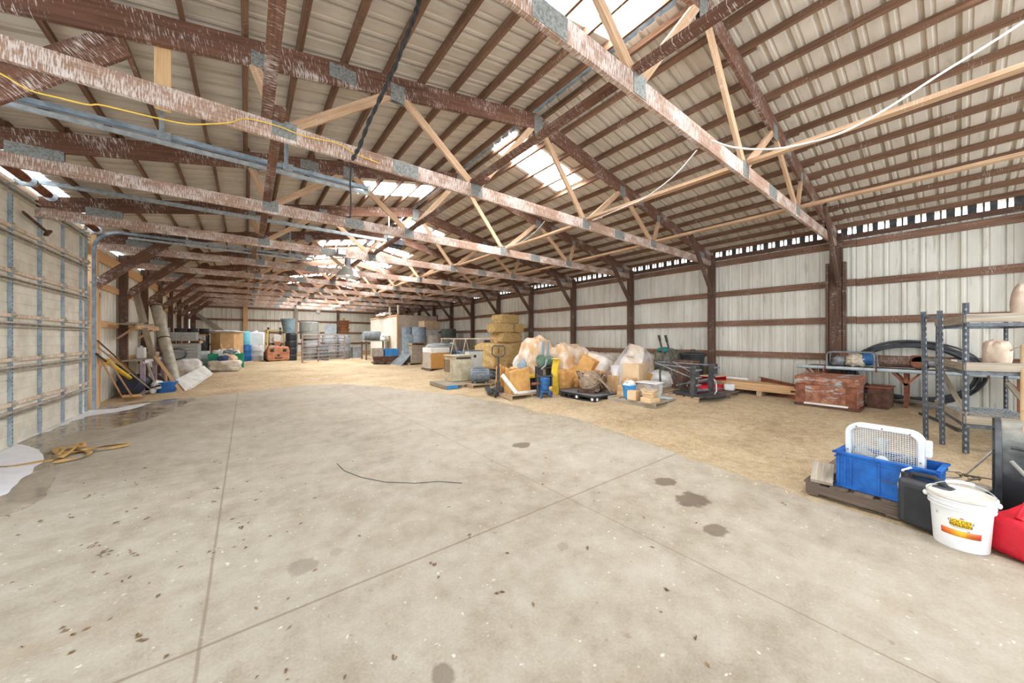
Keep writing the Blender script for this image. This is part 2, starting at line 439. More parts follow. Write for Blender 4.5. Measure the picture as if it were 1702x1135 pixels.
# ---------------------------------------------------------------- floor: concrete slab and earth
def line_mask(m, vec, axis, pos, w, wob=.004):
    s = node(m, 'ShaderNodeSeparateXYZ'); m.node_tree.links.new(vec, s.inputs[0])
    n = nz(m, vec, 3, 3)
    d = mth(m, 'ABSOLUTE', mth(m, 'ADD', mth(m, 'SUBTRACT', s.outputs[axis], pos), mth(m, 'MULTIPLY', mth(m, 'SUBTRACT', n, .5), wob * 2)))
    r = m.node_tree.nodes.new('ShaderNodeMapRange'); r.inputs[1].default_value = w * .5; r.inputs[2].default_value = w; r.inputs[3].default_value = 1; r.inputs[4].default_value = 0
    m.node_tree.links.new(d, r.inputs[0]); return r.outputs[0]
def spot(m, vec, x, y, rx, ry, k=.5):
    mp = node(m, 'ShaderNodeMapping'); mp.inputs['Location'].default_value = (-x / rx, -y / ry, 0); mp.inputs['Scale'].default_value = (1 / rx, 1 / ry, 0)
    m.node_tree.links.new(vec, mp.inputs[0])
    ln = node(m, 'ShaderNodeVectorMath'); ln.operation = 'LENGTH'; m.node_tree.links.new(mp.outputs[0], ln.inputs[0])
    n = nz(m, vec, 9, 4)
    d = mth(m, 'ADD', ln.outputs['Value'], mth(m, 'MULTIPLY', mth(m, 'SUBTRACT', n, .5), 1.0))
    r = m.node_tree.nodes.new('ShaderNodeMapRange'); r.inputs[1].default_value = .78; r.inputs[2].default_value = 1.0; r.inputs[3].default_value = k; r.inputs[4].default_value = 0
    m.node_tree.links.new(d, r.inputs[0]); return r.outputs[0]
def concrete():
    m, b = base('worn concrete', .75, 0, .25); v = coords(m)
    a = nz(m, v, .55, 5, .6); c2 = nz(m, v, 4.5, 6, .7); c3 = nz(m, v, 70, 3, .6)
    k = mth(m, 'ADD', mth(m, 'ADD', mth(m, 'MULTIPLY', a, .4), mth(m, 'MULTIPLY', c2, .4)), mth(m, 'MULTIPLY', c3, .2))
    col = ramp(m, k, [(.38, S(146, 134, 117)), (.5, S(166, 156, 140)), (.62, S(179, 171, 157))])
    # dusty trodden bands of earth
    d = nz(m, coords(m, 'Object', (.35, 1.1, 1), (0, 0, .3)), 1.3, 6, .7)
    col = mixc(m, ramp(m, d, [(.55, (0, 0, 0, 1)), (.75, (.55, .55, .55, 1))]), col, S(156, 134, 106))
    p = nz(m, v, 26, 2, .5)
    col = mixc(m, ramp(m, p, [(.70, (0, 0, 0, 1)), (.75, (.6, .6, .6, 1))]), col, S(226, 222, 214))
    q = nz(m, coords(m, 'Object', (1, 1, 1), (0, 0, 1)), 17, 2, .5)
    col = mixc(m, ramp(m, q, [(.71, (0, 0, 0, 1)), (.76, (.55, .55, .55, 1))]), col, S(140, 122, 102))
    for ax, pos, w, dk in ((1, 2.27, .012, .6), (0, 2.42, .007, .55), (0, -.18, .010, .55), (1, 5.43, .006, .3)):
        col = mixc(m, mth(m, 'MULTIPLY', line_mask(m, v, ax, pos, w), dk), col, S(120, 102, 84))
    for px, py, rx, ry, kk in ((1105, 802, .14, .11, .75), (1150, 832, .20, .14, .8), (1188, 883, .11, .10, .7), (867, 741, .16, .13, .75), (505, 944, .10, .10, .35), (738, 1127, .06, .08, .6), (560, 920, .05, .05, .2), (935, 910, .05, .05, .25)):
        w = at(px, py); col = mixc(m, spot(m, v, w.x, w.y, rx, ry, kk), col, S(98, 82, 68))
    m.node_tree.links.new(col, b.inputs['Base Color'])
    bump(m, b, c2, .12, .01); return m
def earth():
    m, b = base('straw strewn earth', .95, 0, .1); v = coords(m)
    a = nz(m, v, .7, 5, .65); c2 = nz(m, v, 9, 7, .75); s = nz(m, coords(m, 'Object', (16, 60, 1), (0, 0, .5)), 1, 3, .6); s2 = nz(m, coords(m, 'Object', (60, 14, 1), (0, 0, .2)), 1, 3, .6)
    k = mth(m, 'ADD', mth(m, 'ADD', mth(m, 'MULTIPLY', a, .35), mth(m, 'MULTIPLY', c2, .35)), mth(m, 'MULTIPLY', mth(m, 'MAXIMUM', s, s2), .3))
    col = ramp(m, k, [(.38, S(148, 126, 100)), (.5, S(187, 165, 133)), (.64, S(217, 199, 170))])
    m.node_tree.links.new(col, b.inputs['Base Color']); bump(m, b, c2, .9, .04); return m
CONC, EARTH = concrete(), earth()
EDGE = [(-2.72, 11.7), (-1.9, 11.75), (-.9, 11.95), (.3, 12.4), (1.4, 12.9), (2.5, 12.6), (3.3, 11.2), (3.9, 9.6), (4.55, 8.0), (4.85, 6.4), (4.80, 5.3), (4.95, 4.4), (4.75, 3.4), (4.55, 2.5), (4.35, 1.6), (4.22, .8), (4.15, .1), (4.2, -1.2), (4.2, YFRONT)]
pts = []
rr = random.Random(5)
for i in range(len(EDGE) - 1):
    for k in range(6):
        t = k / 6; x = EDGE[i][0] * (1 - t) + EDGE[i + 1][0] * t; y = EDGE[i][1] * (1 - t) + EDGE[i + 1][1] * t
        pts.append((x + rr.uniform(-.05, .05), y + rr.uniform(-.05, .05)))
pts.append(EDGE[-1])
floor = thing('floor', 'pale worn concrete slab with straw strewn earth beyond it', 'floor'); floor['kind'] = 'structure'
b = MB(); b.prism([(XL - 4, YFRONT), (XL - 4, 4.0), (XL - .1, 4.0), (XL - .1, 11.7)] + pts, -.15, 0.012); b.build('concrete_slab', CONC, floor, smooth=False)
b = MB(); nx, ny = 110, 190
def gfn(i, j):
    x = XL - .2 + (XR - XL + .35) * i / nx; y = YFRONT + (YEND + .2 - YFRONT) * j / ny
    h = ground(x, y); h += .035 * (mnoise.noise(Vector((x * .9, y * .9, 0)))) * min(1, h * 12 + .15) + .012 * mnoise.noise(Vector((x * 4, y * 4, 3)))
    return (x, y, h - .004 + (.016 if x > 5.2 or y > 13 else 0))
b.grid(nx, ny, gfn); b.build('earth_floor', EARTH, floor)

# ---------------------------------------------------------------- roof trusses
def make_truss(name, label):
    t = thing(name, label, 'roof truss', (RX, 0, 3.52), 0, 'wooden roof trusses across the barn')
    ZC = 3.52
    tc = lambda a: 4.885 - SL * abs(a) - ZC       # top chord centre line, local
    e = XR - RX - .02
    for s in (-1, 1):
        b = MB(); b.bar((s * .02, 0, tc(0)), (s * e, 0, tc(e)), .04, .235, (s * SL, 0, 1)); b.build('top_chord', W_TOP, t, smooth=False)
    b = MB(); b.bar((-e, 0, 0), (-2.1, 0, 0), .04, .165); b.bar((-2.1, 0, 0), (2.1, 0, 0), .04, .165); b.bar((2.1, 0, 0), (e, 0, 0), .04, .165); b.build('bottom_chord', W_BOT, t, smooth=False)
    for s in (-1, 1):
        for a0, z0, a1, z1 in ((.10, tc(.1) - .08, 1.1, .06), (1.16, .06, 2.15, tc(2.15) - .08), (2.25, tc(2.25) - .08, 3.26, .06), (3.34, .06, 3.55, tc(3.55) - .06)):
            b = MB(); b.bar((s * a0, 0, z0), (s * a1, 0, z1), .038, .089, (0, 1, 0) if False else (1, 0, 0.001)); b.build('web', W_WEB, t, smooth=False)
    def plate(x, z, w, h):
        b = MB()
        for yy in (-.0225, .0225): b.box((x, yy, z), (w, .004, h))
        b.build('gusset_plate', PLATE, t, smooth=False)
    plate(0, tc(0) - .06, .17, .30)
    for s in (-1, 1):
        plate(s * 2.2, tc(2.2) - .07, .16, .20); plate(s * 2.78, tc(2.78), .26, .15); plate(s * 1.12, .02, .17, .18)
        plate(s * 2.1, 0, .30, .15); plate(s * 3.3, .03, .2, .16); plate(s * 3.5, tc(3.5) - .06, .12, .14); plate(s * 5.5, (tc(5.5) + 0) / 2, .42, .13)
    # knee braces down to the posts
    for s in (-1, 1):
        b = MB(); ex = XR - RX - .1
        b.bar((s * ex, -.045, (2.62 if s > 0 else 2.66) - ZC), (s * (ex - (1.22 if s > 0 else 1.5)), -.045, (4.02 if s > 0 else 4.16) - ZC), .04, .14 if s > 0 else .19, (1, 0, .001)); o = b.build('knee_brace', W_TOP if s < 0 else W_POST, t, smooth=False)
        if s < 0: o['left'] = 1
    return t
ORD = ['nearest', 'second', 'third', 'fourth', 'fifth', 'sixth', 'seventh', 'eighth', 'ninth', 'tenth', 'eleventh']
EXTRA = ['with pale speckled bottom chord, crossing the upper right', 'with the yellow cord along its bottom chord', 'above the door opener rail', 'over the big white door', 'at the door jamb, door track under it', 'beyond the door jamb', 'above the leaning grey tube', 'deep in the barn', 'above the cardboard bin', 'near the far wall', 'last before the far end wall']
t0 = make_truss('roof_truss', 'nearest wooden roof truss from the camera, ' + EXTRA[0])
t0.location.y = truss_y(1)
kids = list(t0.children)
for n in range(2, 12):
    r = t0.copy(); COL.objects.link(r); r.location.y = truss_y(n)
    r['label'] = '%s wooden roof truss from the camera, %s' % (ORD[n - 1], EXTRA[n - 1])
    for ch in kids:
        if n in (2, 3, 4) and ch.name.startswith('knee_brace') and ch.get('left'): continue
        c = ch.copy(); COL.objects.link(c); c.parent = r
for o in bpy.data.objects:
    if 'left' in o.keys(): del o['left']
r2 = [o for o in bpy.data.objects if o.get('label', '').startswith('second wooden roof truss')][0]
b = MB(); b.bar((-2.62 - RX, .045, 1.98 - 3.52), (-.80 - RX, .045, 3.86 - 3.52), .04, .20, (1, 0, .001)); b.build('knee_brace', W_TOP, r2, smooth=False)
# runner boards lying along the bottom chords
for x, z, lab, m in ((.2, 3.625, 'leftmost long brown runner board laid along the truss bottom chords', W_TOP), (2.46, 3.625, 'long brown runner board left of the ridge on the truss bottom chords', W_TOP), (4.80, 3.625, 'long pale tan runner board right of the ridge on the bottom chords', W_WEB), (7.05, 3.625, 'rightmost long tan runner board on the truss bottom chords', W_WEB)):
    b = MB(); y = -.95; k = 0; rr = random.Random(int(x * 10))
    while y < 26:
        y2 = min(y + 4.88, 26.2); dx = .047 * (1 if k % 2 else -1)
        b.bar((x + dx, y - .15, z), (x + dx + rr.uniform(-.002, .002), y2 + .15, z), .089, .04); y = y2; k += 1
    o = b.build('runner_board', m, smooth=False); tag(o, lab, 'runner board', 'long runner boards on the trusses')
# ---------------------------------------------------------------- the big sectional door and its hardware
DY0, DY1, DX, DP = 5.5, 11.08, XL + .04, .625
PANEL = plain('cream door panel', S(234, 231, 218), S(214, 209, 193), .5, 0, 3)
STRUT = plain('dusty strut', S(206, 200, 188), S(168, 160, 146), .5, .1, 8)
SEAM = plain('pale hinge rail', S(232, 218, 202), S(200, 176, 154), .6, 0, 12)
door = thing('door_1', 'big closed cream sectional overhead door in the left wall', 'door', (DX, 0, 0)); door['kind'] = 'structure'
for k in range(6):
    z0, z1 = k * DP, (k + 1) * DP
    b = MB(); prof = [(0, z0)]
    for g in (.25, .5, .75):
        zz = z0 + (z1 - z0) * g; prof += [(0, zz - .008), (-.008, zz - .003), (-.008, zz + .003), (0, zz + .008)]
    prof += [(0, z1), (-.04, z1), (-.04, z0)]
    n = len(prof); vs = [(x, DY0, z) for x, z in prof] + [(x, DY1, z) for x, z in prof]
    b.add(vs, [(i, i + n, (i + 1) % n + n, (i + 1) % n) for i in range(n)] + [tuple(range(n)), tuple(range(2 * n - 1, n - 1, -1))])
    p = b.build('door_panel', PANEL, door, smooth=False)
    b = MB(); b.box((.02, (DY0 + DY1) / 2, z1 - .025), (.035, DY1 - DY0, .05)); b.build('hinge_rail', SEAM, p, smooth=False)
    b = MB(); zz = z1 - .15
    b.box((.03, (DY0 + DY1) / 2, zz + .033), (.06, DY1 - DY0, .008)); b.box((.03, (DY0 + DY1) / 2, zz - .033), (.06, DY1 - DY0, .008)); b.box((.006, (DY0 + DY1) / 2, zz), (.008, DY1 - DY0, .07)); b.box((.058, (DY0 + DY1) / 2, zz + .024), (.006, DY1 - DY0, .02))
    b.build('strut', STRUT, p, smooth=False)
    for y in (5.6, 6.4, 7.26, 8.13, 9.0, 9.88, 10.74, 11.02):
        b = MB(); b.box((.011, y, (z0 + z1) / 2), (.02, .085, z1 - z0 - .03)); b.box((.02, y - .04, (z0 + z1) / 2), (.035, .006, z1 - z0 - .03))
        b.mat(1)
        for q in range(9):
            b.box((.0215, y + .008 + .008 * (q % 2), z0 + .06 + q * .058), (.002, .034, .026))
        b.build('stile', [GALVB, BLACKM], p, smooth=False)
        b = MB(); b.box((.042, y, z1 - .02), (.012, .07, .10)); b.cyl((.05, y - .05, z1 - .02), (.05, y + .05, z1 - .02), .016, n=8); b.build('hinge', STRUT, p, smooth=False)
b = MB(); b.box((.0, (DY0 + DY1) / 2, .012), (.05, DY1 - DY0, .02)); b.build('bottom_seal', WHITE, door, smooth=False)
b = MB(); q0 = on_x(38, 352, DX + .06) - Vector((DX, 0, 0)); q1 = on_x(80, 387, DX + .06) - Vector((DX, 0, 0)); b.bar(q0, q1, .02, .035); b.bar(q1 - Vector((0, .09, .06)), q1 + Vector((0, .07, .05)), .05, .03); b.build('lift_handle', RUSTD, door, smooth=False)

def track(name, y, label, hang):
    t = thing(name, label, 'door track', (XL + .13, y, 0), 0, 'galvanised tracks of the big door')
    pts = [(0, 0, .02), (0, 0, 3.42)] + [(.40 * (1 - cos(a)), 0, 3.42 + .40 * sin(a)) for a in [pi / 2 * i / 8 for i in range(1, 9)]] + [(4.0, 0, 3.80)]
    b = MB()
    for i in range(len(pts) - 1):
        for off in (-.025, .025): b.bar(Vector(pts[i]) + Vector((0, off, 0)), Vector(pts[i + 1]) + Vector((0, off, 0)), .006, .05, (1, 0, .3))
        b.bar(pts[i], pts[i + 1], .05, .006, (1, 0, .3))
    b.build('track_rail', GALVB, t, smooth=False)
    b = MB(); b.bar((.5, -.07, 3.72), (4.0, -.07, 3.70), .006, .04); b.bar((.5, -.055, 3.70), (4.0, -.055, 3.68), .035, .006); b.build('angle_rail', GALV, t, smooth=False)
    for hx, ztop in hang:
        x = hx - (XL + .13); b = MB(); b.bar((x, -.03, 3.78), (x, -.03, ztop), .045, .005, (0, 1, 0)); b.bar((x + .02, -.04, 3.78), (x + .02, -.04, ztop), .005, .03, (0, 1, 0)); b.box((x + .02, -.03, 3.80), (.11, .03, .09))
        b.build('hanger', GALV, t, smooth=False)
    b = MB(); b.bar((4.0, 0, 3.80), (4.04, 0, 3.80), .07, .09); b.build('end_stop', WHITE, t, smooth=False)
    return t
track('door_track', 5.48, 'near galvanised door track running inward at upper left', ((-.747, 4.20), (.42, 4.36)))
track('door_track', 11.14, 'far galvanised door track beside the door jamb, bent inward overhead', ((-1.1, 4.12), (.95, 4.45)))
t = thing('wooden_hanger_board', 'short vertical tan board hanging behind the second roof truss', 'board', (-.55, 4.065, 3.44))
b = MB(); b.bar((0, 0, .0), (0, 0, .56), .04, .10, (1, 0, 0)); b.build('board', W_NEW, t, smooth=False)
# opener
t = thing('door_opener', 'dark garage door opener motor on a long rail under the roof trusses', 'door opener', (XL + .2, 8.4, 3.86))
b = MB(); b.box((2.6, 0, 0), (5.2, .03, .045)); b.box((2.6, 0, .035), (5.2, .012, .02)); b.build('rail', GALV, t, smooth=False)
b = MB(); b.box((5.35, 0, .0), (.40, .22, .16)); b.cyl((5.2, -.0, -.1), (5.5, 0, -.1), .05, n=12); b.build('motor_housing', BLACKM, t, bevel=.02)
b = MB(); b.bar((5.2, 0, .08), (5.2, 0, .62), .03, .005, (0, 1, 0)); b.bar((5.5, 0, .08), (5.5, 0, .62), .03, .005, (0, 1, 0)); b.build('hanger', GALV, t, smooth=False)
# torsion shaft with springs
t = thing('torsion_spring_shaft', 'rusty torsion springs on a shaft along the top of the big door', 'spring shaft', (XL + .2, 0, 3.79))
b = MB(); b.cyl((0, 5.5, 0), (0, 11.1, 0), .014, n=8); b.build('shaft', GALV, t)
for ya, yb in ((6.3, 8.05), (8.3, 8.75), (9.0, 10.15), (10.4, 10.95)):
    b = MB(); pts = []; N = int((yb - ya) / .018)
    for i in range(N * 6 + 1): a = i / 6 * 2 * pi; pts.append((.052 * cos(a), ya + (yb - ya) * i / (N * 6), .052 * sin(a)))
    b.tube(pts, .010, 5); b.build('spring', RUST, t)
for y in (8.18, 8.88, 10.27, 11.03):
    b = MB(); b.box((-.06, y, .0), (.14, .012, .16)); b.cyl((0, y - .03, 0), (0, y + .03, 0), .075, n=18); b.build('bracket', GALV, t)

# ---------------------------------------------------------------- cables and lamps under the roof
def cable(name, label, cat, pts, r, m, n=7, group=None, sub=4):
    P = [Vector(p) for p in pts]; out = []
    for i in range(len(P) - 1):
        p0 = P[max(i - 1, 0)]; p1 = P[i]; p2 = P[i + 1]; p3 = P[min(i + 2, len(P) - 1)]
        for k in range(sub):
            u = k / sub
            out.append(.5 * ((2 * p1) + (p2 - p0) * u + (2 * p0 - 5 * p1 + 4 * p2 - p3) * u * u + (3 * p1 - p0 - 3 * p2 + p3) * u ** 3))
    out.append(P[-1]); c = out[0].copy()
    b = MB(); b.tube([p - c for p in out], r, n)
    o = b.build(name, m, loc=c)
    if label: tag(o, label, cat, group)
    return o
cable('extension_cord', 'yellow extension cord draped along the second roof truss', 'cord',
      [on_y(x, y, 3.955) for x, y in ((-60, 100), (0, 122), (50, 150), (100, 163), (145, 174), (165, 174), (205, 183), (260, 196), (310, 206), (350, 206), (385, 203), (410, 197), (460, 209), (505, 226), (560, 238), (590, 255), (632, 272))], .0055, CORD_Y)
p_a, p_b = on_roof(700, -12), on_y(584, 268, 3.96)
da, db = p_a.y * CT + p_a.x * ST, p_b.y * CT + p_b.x * ST
pl = []
for x, y, f in ((700, -12, 0), (690, 25, .1), (672, 70, .25), (655, 115, .4), (636, 155, .55), (614, 200, .75), (597, 245, .95), (584, 268, 1)):
    pl.append(on_d(x, y, da - .12 + (db - da + .12) * f))
b = MB(); c0 = pl[0]
for ph in (0, pi):
    q = []
    for i in range(len(pl) - 1):
        for k in range(10):
            u = k / 10; p = pl[i].lerp(pl[i + 1], u); a = (i * 10 + k) * .75 + ph
            q.append(p - c0 + Vector((cos(a), sin(a), 0)) * .011)
    b.tube(q, .012, 6)
tag(b.build('hanging_cable', CABLE_B, loc=c0), 'twisted black cable hanging from the roof to the second truss', 'cable')
cable('hanging_cable', 'thin brown cable hanging straight down below the second truss chord', 'cable', [on_y(584, 270, 4.05), on_y(582, 300, 4.2), on_y(583, 330, 4.3), on_y(582, 362, 4.4)], .009, CABLE_B)
cable('white_cable', 'long white cable sagging from the upper right to the nearest truss', 'cable',
      [on_d(x, y, d) for x, y, d in ((1702, 36, 2.6), (1640, 76, 2.7), (1560, 125, 2.82), (1470, 183, 2.95), (1400, 220, 3.08), (1340, 238, 3.2), (1280, 248, 3.3), (1220, 245, 3.4), (1182, 233, 3.45))], .009, CABLE_W)
cable('white_cable', 'thin white cable sagging between the nearest and second roof trusses', 'cable',
      [on_d(x, y, d) for x, y, d in ((1158, 250, 3.62), (1130, 283, 4.0), (1105, 305, 4.4), (1070, 330, 4.9), (1035, 345, 5.4), (1005, 358, 5.75), (985, 366, 5.95))], .008, CABLE_W)
cable('white_cable', 'thin white cable looping under the second and third roof trusses', 'cable',
      [on_d(x, y, d) for x, y, d in ((905, 368, 6.0), (890, 385, 6.6), (870, 400, 7.2), (850, 408, 7.7), (820, 410, 8.05))], .008, CABLE_W)
# the high bay lamp with a round reflector
p = on_d(578, 459, 9.4); p.z += .0
t = thing('high_bay_lamp', 'shiny round reflector lamp hanging under the trusses near the ridge', 'lamp', p)
b = MB(); b.lathe([(.06, .30), (.12, .24), (.22, .12), (.31, -.02), (.30, -.02), (.21, .11), (.11, .22)], 24); b.build('reflector', plain('polished reflector', S(214, 214, 210), None, .25, .7), t)
b = MB(); b.lathe([(.0, .52), (.07, .5), (.08, .34), (.06, .30)], 16); b.build('ballast_cap', GREYM, t)
b = MB(); b.lathe([(.0, -.0), (.05, .03), (.06, .1), (.03, .18), (0, .2)], 14); b.build('bulb', emis('lamp bulb', (1, .97, .9, 1), 18), t)
b = MB(); b.tube([(0, 0, .5), (0, 0, roof_z(p.x) - p.z)], .006, 5); b.build('hook', GREYM, t)
# box light on the truss
p = on_y(567, 420, 8.83)
t = thing('flood_light', 'square grey flood light fixed to the fourth roof truss', 'light', p)
b = MB(); b.box((0, -.05, 0), (.19, .09, .15)); b.build('housing', GREYM, t, bevel=.01)
b = MB(); b.box((0, -.098, 0), (.155, .008, .11)); b.build('lens', WHITEP, t)
b = MB(); b.tube([(0, 0, -.07), (.03, .02, -.2), (.12, .05, -.3), (.2, .1, -.33)], .009, 6); b.build('cord', CABLE_W, t)
# strip light
p = on_d(619, 441, 9.3)
t = thing('strip_light', 'slim bright strip light under the ridge beyond the flood light', 'light', p, .9)
b = MB(); b.box((0, 0, .04), (.75, .11, .05)); b.build('housing', WHITE, t)
b = MB(); b.cyl((-.35, 0, 0), (.35, 0, 0), .018, n=10); b.build('tube', emis('strip tube', (1, .98, .94, 1), 14), t)
b = MB(); b.tube([(-.3, 0, .06), (-.3, 0, .55)], .005, 5); b.tube([(.3, 0, .06), (.3, 0, .55)], .005, 5); b.build('chain', GREYM, t)
# wire coil hanging far off
p = on_d(677, 514, 16.5)
b = MB()
for k in range(6): b.tube([(.38 * cos(a) + .02 * k, .03 * k, .24 * sin(a) + .02 * sin(k)) for a in [2 * pi * i / 20 for i in range(20)]], .012, 5, True)
tag(b.build('wire_coil', RUSTD, loc=p), 'brown coil of wire hanging under the far trusses above the white partition room', 'wire coil')
p = on_y(529, 514, YEND - .07)
t = thing('wall_lamp', 'small grey lamp on the far end wall above the grey barrels', 'lamp', p)
b = MB(); b.box((0, 0, .25), (.22, .1, .45)); b.build('bracket_box', GREYM, t)
b = MB(); b.lathe([(.08, -.28), (.14, -.2), (.14, -.05), (.08, .02)], 14); b.build('globe', WHITEP, t)
p = on_x(243, 434, XL + .06)
b = MB(); rr = random.Random(2)
for k in range(5):
    a = -.9 + k * .45; pts = [(.05 * sin(a) * i + .03 * i, .02 * k, -.012 * i * i * abs(cos(a)) + .02 * i) for i in range(6)]
    for i in range(5): b.bar(pts[i], pts[i + 1], .05 * (1 - abs(i - 2) * .2), .01)
tag(b.build('green_leaf_spray', plain('leaf green', S(96, 176, 60), S(60, 140, 44), .6), loc=p), 'bright green leafy sprig hanging under the left eave', 'plant')
# ---------------------------------------------------------------- builders of common things
def pallet(label, loc, w=1.2, d=1.0, rz=0.0, m=None, mb=None, group='wooden pallets on the barn floor', along='x', blue=False, nb=7):
    """loc is the centre of the base; deck boards run along x, stringers along y"""
    m = m or W_PAL; t = thing('pallet', label, 'pallet', loc, rz, group); rr = random.Random(int(loc[0] * 100))
    h = .13
    for k in range(3):
        b = MB(); y = -w / 2 + .02 + (w - .04) * k / 2
        b.box((y, 0, .062), (.038, d, .09)); b.build('stringer', mb or m, t, smooth=False)
    for k in range(nb):
        b = MB(); y = -d / 2 + .05 + (d - .1) * k / (nb - 1) + rr.uniform(-.008, .008)
        b.box((rr.uniform(-.01, .01), y, .115), (w, d / nb * .72, .018), rr.uniform(-.012, .012)); b.build('deck_board', m, t, smooth=False)
    for k in range(3):
        b = MB(); y = -d / 2 + .05 + (d - .1) * k / 2; b.box((0, y, .0085), (w, .09, .017)); b.build('bottom_board', mb or m, t, smooth=False)
    return t
PH = .125
def carton(label, loc, s, rz=0.0, m=None, open_=False, group=None, name='cardboard_box', tape=True):
    m = m or CARD; t = thing(name, label, 'box', loc, rz, group); x, y, z = s
    b = MB(); b.box((0, 0, z / 2), (x, y, z - .002)) if not open_ else None
    if open_:
        for sx in (-1, 1): b.box((sx * x / 2, 0, z / 2), (.008, y, z)); b.box((0, sx * y / 2, z / 2), (x, .008, z))
        b.box((0, 0, .01), (x, y, .01))
    b.build('box_body', m, t, smooth=False, bevel=.006)
    if open_:
        for sx in (-1, 1):
            b = MB(); b.bar((sx * x / 2, 0, z), (sx * (x / 2 + y * .28), 0, z - .06 * y), y, .006); b.build('flap', CARDL, t, smooth=False)
            b = MB(); b.bar((0, sx * y / 2, z), (0, sx * (y / 2 + y * .25), z + .05), x * .96, .006, (0, 0, 1)); b.build('flap', CARDL, t, smooth=False)
    elif tape:
        b = MB(); b.box((0, 0, z + .001), (x, .05, .003)); b.box((x / 2, 0, z - .05), (.004, .05, .1)); b.box((-x / 2, 0, z - .05), (.004, .05, .1)); b.build('packing_tape', CARDL, t, smooth=False)
    return t
def drum(name, label, loc, r, h, m, cat='barrel', lid=None, group=None, rz=0.0):
    t = thing(name, label, cat, loc, rz, group)
    b = MB(); b.lathe([(r * .95, 0), (r, .03), (r, h * .3), (r * 1.03, h * .32), (r, h * .34), (r, h * .64), (r * 1.03, h * .66), (r, h * .68), (r, h - .05), (r * .94, h - .01), (r * .9, h)], 28); b.build('barrel_body', m, t)
    b = MB(); b.lathe([(r * .80, h - .005), (r * .86, h + .02), (r * .8, h + .02), (r * .7, h)], 28); b.build('rim', lid or m, t)
    b = MB(); b.cyl((r * .5, 0, h - .01), (r * .5, 0, h + .03), .04, n=12); b.cyl((-r * .5, .1, h - .01), (-r * .5, .1, h + .03), .025, n=12); b.build('bung', lid or BLACK, t)
    return t
def tub(name, label, loc, r, h, m, cat='tub', r0=None, rz=0.0, group=None, M=None, parts=True):
    """open round tub with a rolled rim"""
    t = thing(name, label, cat, loc, rz, group); r0 = r0 or r * .8
    b = MB(); b.lathe([(0.001, .0), (r0, 0), (r, h), (r - .012, h), (r0 - .012, .015), (.001, .015)], 28, (0, 0, 0), M); b.build('tub_body', m, t)
    b = MB(); b.lathe([(r - .012, h - .012), (r + .014, h - .012), (r + .016, h), (r + .01, h + .008), (r - .012, h + .008)], 28, (0, 0, 0), M); b.build('rim', m, t)
    return t
def sack(name, label, loc, rad, seed, m, cat='bag', amp=.22, fold=.10, sq=.45, freq=1.5, parent=None, rz=0.0, tie=False, group=None):
    t = thing(name, label, cat, loc, rz, group)
    b = MB(); b.blob((0, 0, rad[2] * .86), rad, seed, amp, freq, 0.0, 40, sq, fold); b.build('bag_body', m, t, angle=60)
    if tie:
        b = MB(); b.blob((0, 0, rad[2] * 1.85), (rad[0] * .28, rad[1] * .28, rad[2] * .22), seed + 5, .5, 2.5, None, 18, 0, .3); b.build('gathered_neck', m, t, angle=60)
    return t
def roll(label, loc, r, h, m, tilt=(0, 0), core=True, name='fabric_roll', cat='roll', group='grey rolls', lying=None):
    t = thing(name, label, cat, loc, 0, group)
    ax = Matrix.Rotation(tilt[0], 3, 'X') @ Matrix.Rotation(tilt[1], 3, 'Y')
    if lying is not None: ax = Matrix.Rotation(lying, 3, 'Z') @ Matrix.Rotation(pi / 2, 3, 'Y')
    lift = Vector((0, 0, r if lying is not None else abs(sin(tilt[0])) * r + abs(sin(tilt[1])) * r))
    b = MB(); b.lathe([(r * .22, 0), (r * .96, 0), (r, .015), (r, h - .015), (r * .96, h), (r * .22, h), (r * .22, h * .5)], 30, lift, ax); b.build('rolled_sheet', m, t)
    b = MB(); pts = []
    for i in range(90): a = i / 90 * 2 * pi * 5; rr_ = r * (.24 + .7 * i / 90); pts.append(ax @ Vector((rr_ * cos(a), rr_ * sin(a), h + .002)) + lift)
    b.tube(pts, .006, 4); b.build('wound_edge', GREYM, t)
    b = MB(); b.bar(ax @ Vector((r + .001, -.02, .02)) + lift, ax @ Vector((r + .001, -.02, h - .02)) + lift, .02, .008); b.build('loose_edge', m, t, smooth=False)
    return t
def cl(p, xmin=-2.42):
    return Vector((max(p.x, xmin), p.y, p.z))

# ---------------------------------------------------------------- left wall: bench, shelf, tools
t = thing('wall_shelf', 'rough plywood shelf on the left wall with loose scraps', 'shelf', (-2.40, 14.1, 1.88), 0)
b = MB(); b.box((0, 0, .01), (.42, 2.7, .02)); b.box((.02, -.1, .032), (.34, 1.9, .018), .03); b.build('shelf_board', W_GREY, t, smooth=False)
b = MB(); b.box((.2, 0, -.06), (.04, 2.7, .10)); b.build('shelf_rail', W_WEB, t, smooth=False)
for y in (-1.1, 1.1):
    b = MB(); b.bar((-.18, y, -.36), (.18, y, -.02), .04, .09, (0, 1, 0)); b.build('bracket', W_WEB, t, smooth=False)
for k, (y, w) in enumerate(((-.5, .3), (.15, .38), (.7, .34))):
    o = MB().box((0, 0, .012), (.3, w, .022), .2 * k).build('plywood_scrap', W_GREY, loc=(-2.38, 14.1 + y, 1.923), smooth=False)
    tag(o, '%s plywood scrap lying on the left wall shelf' % ('nearest small', 'middle', 'farthest')[k], 'board', 'plywood scraps on the wall shelf')
t = thing('workbench', 'narrow wooden workbench along the left wall with pale front rail', 'bench', (-2.36, 14.75, 0), 0)
b = MB(); b.box((0, 0, .93), (.42, 2.9, .03)); b.build('bench_top', W_GREY, t, smooth=False)
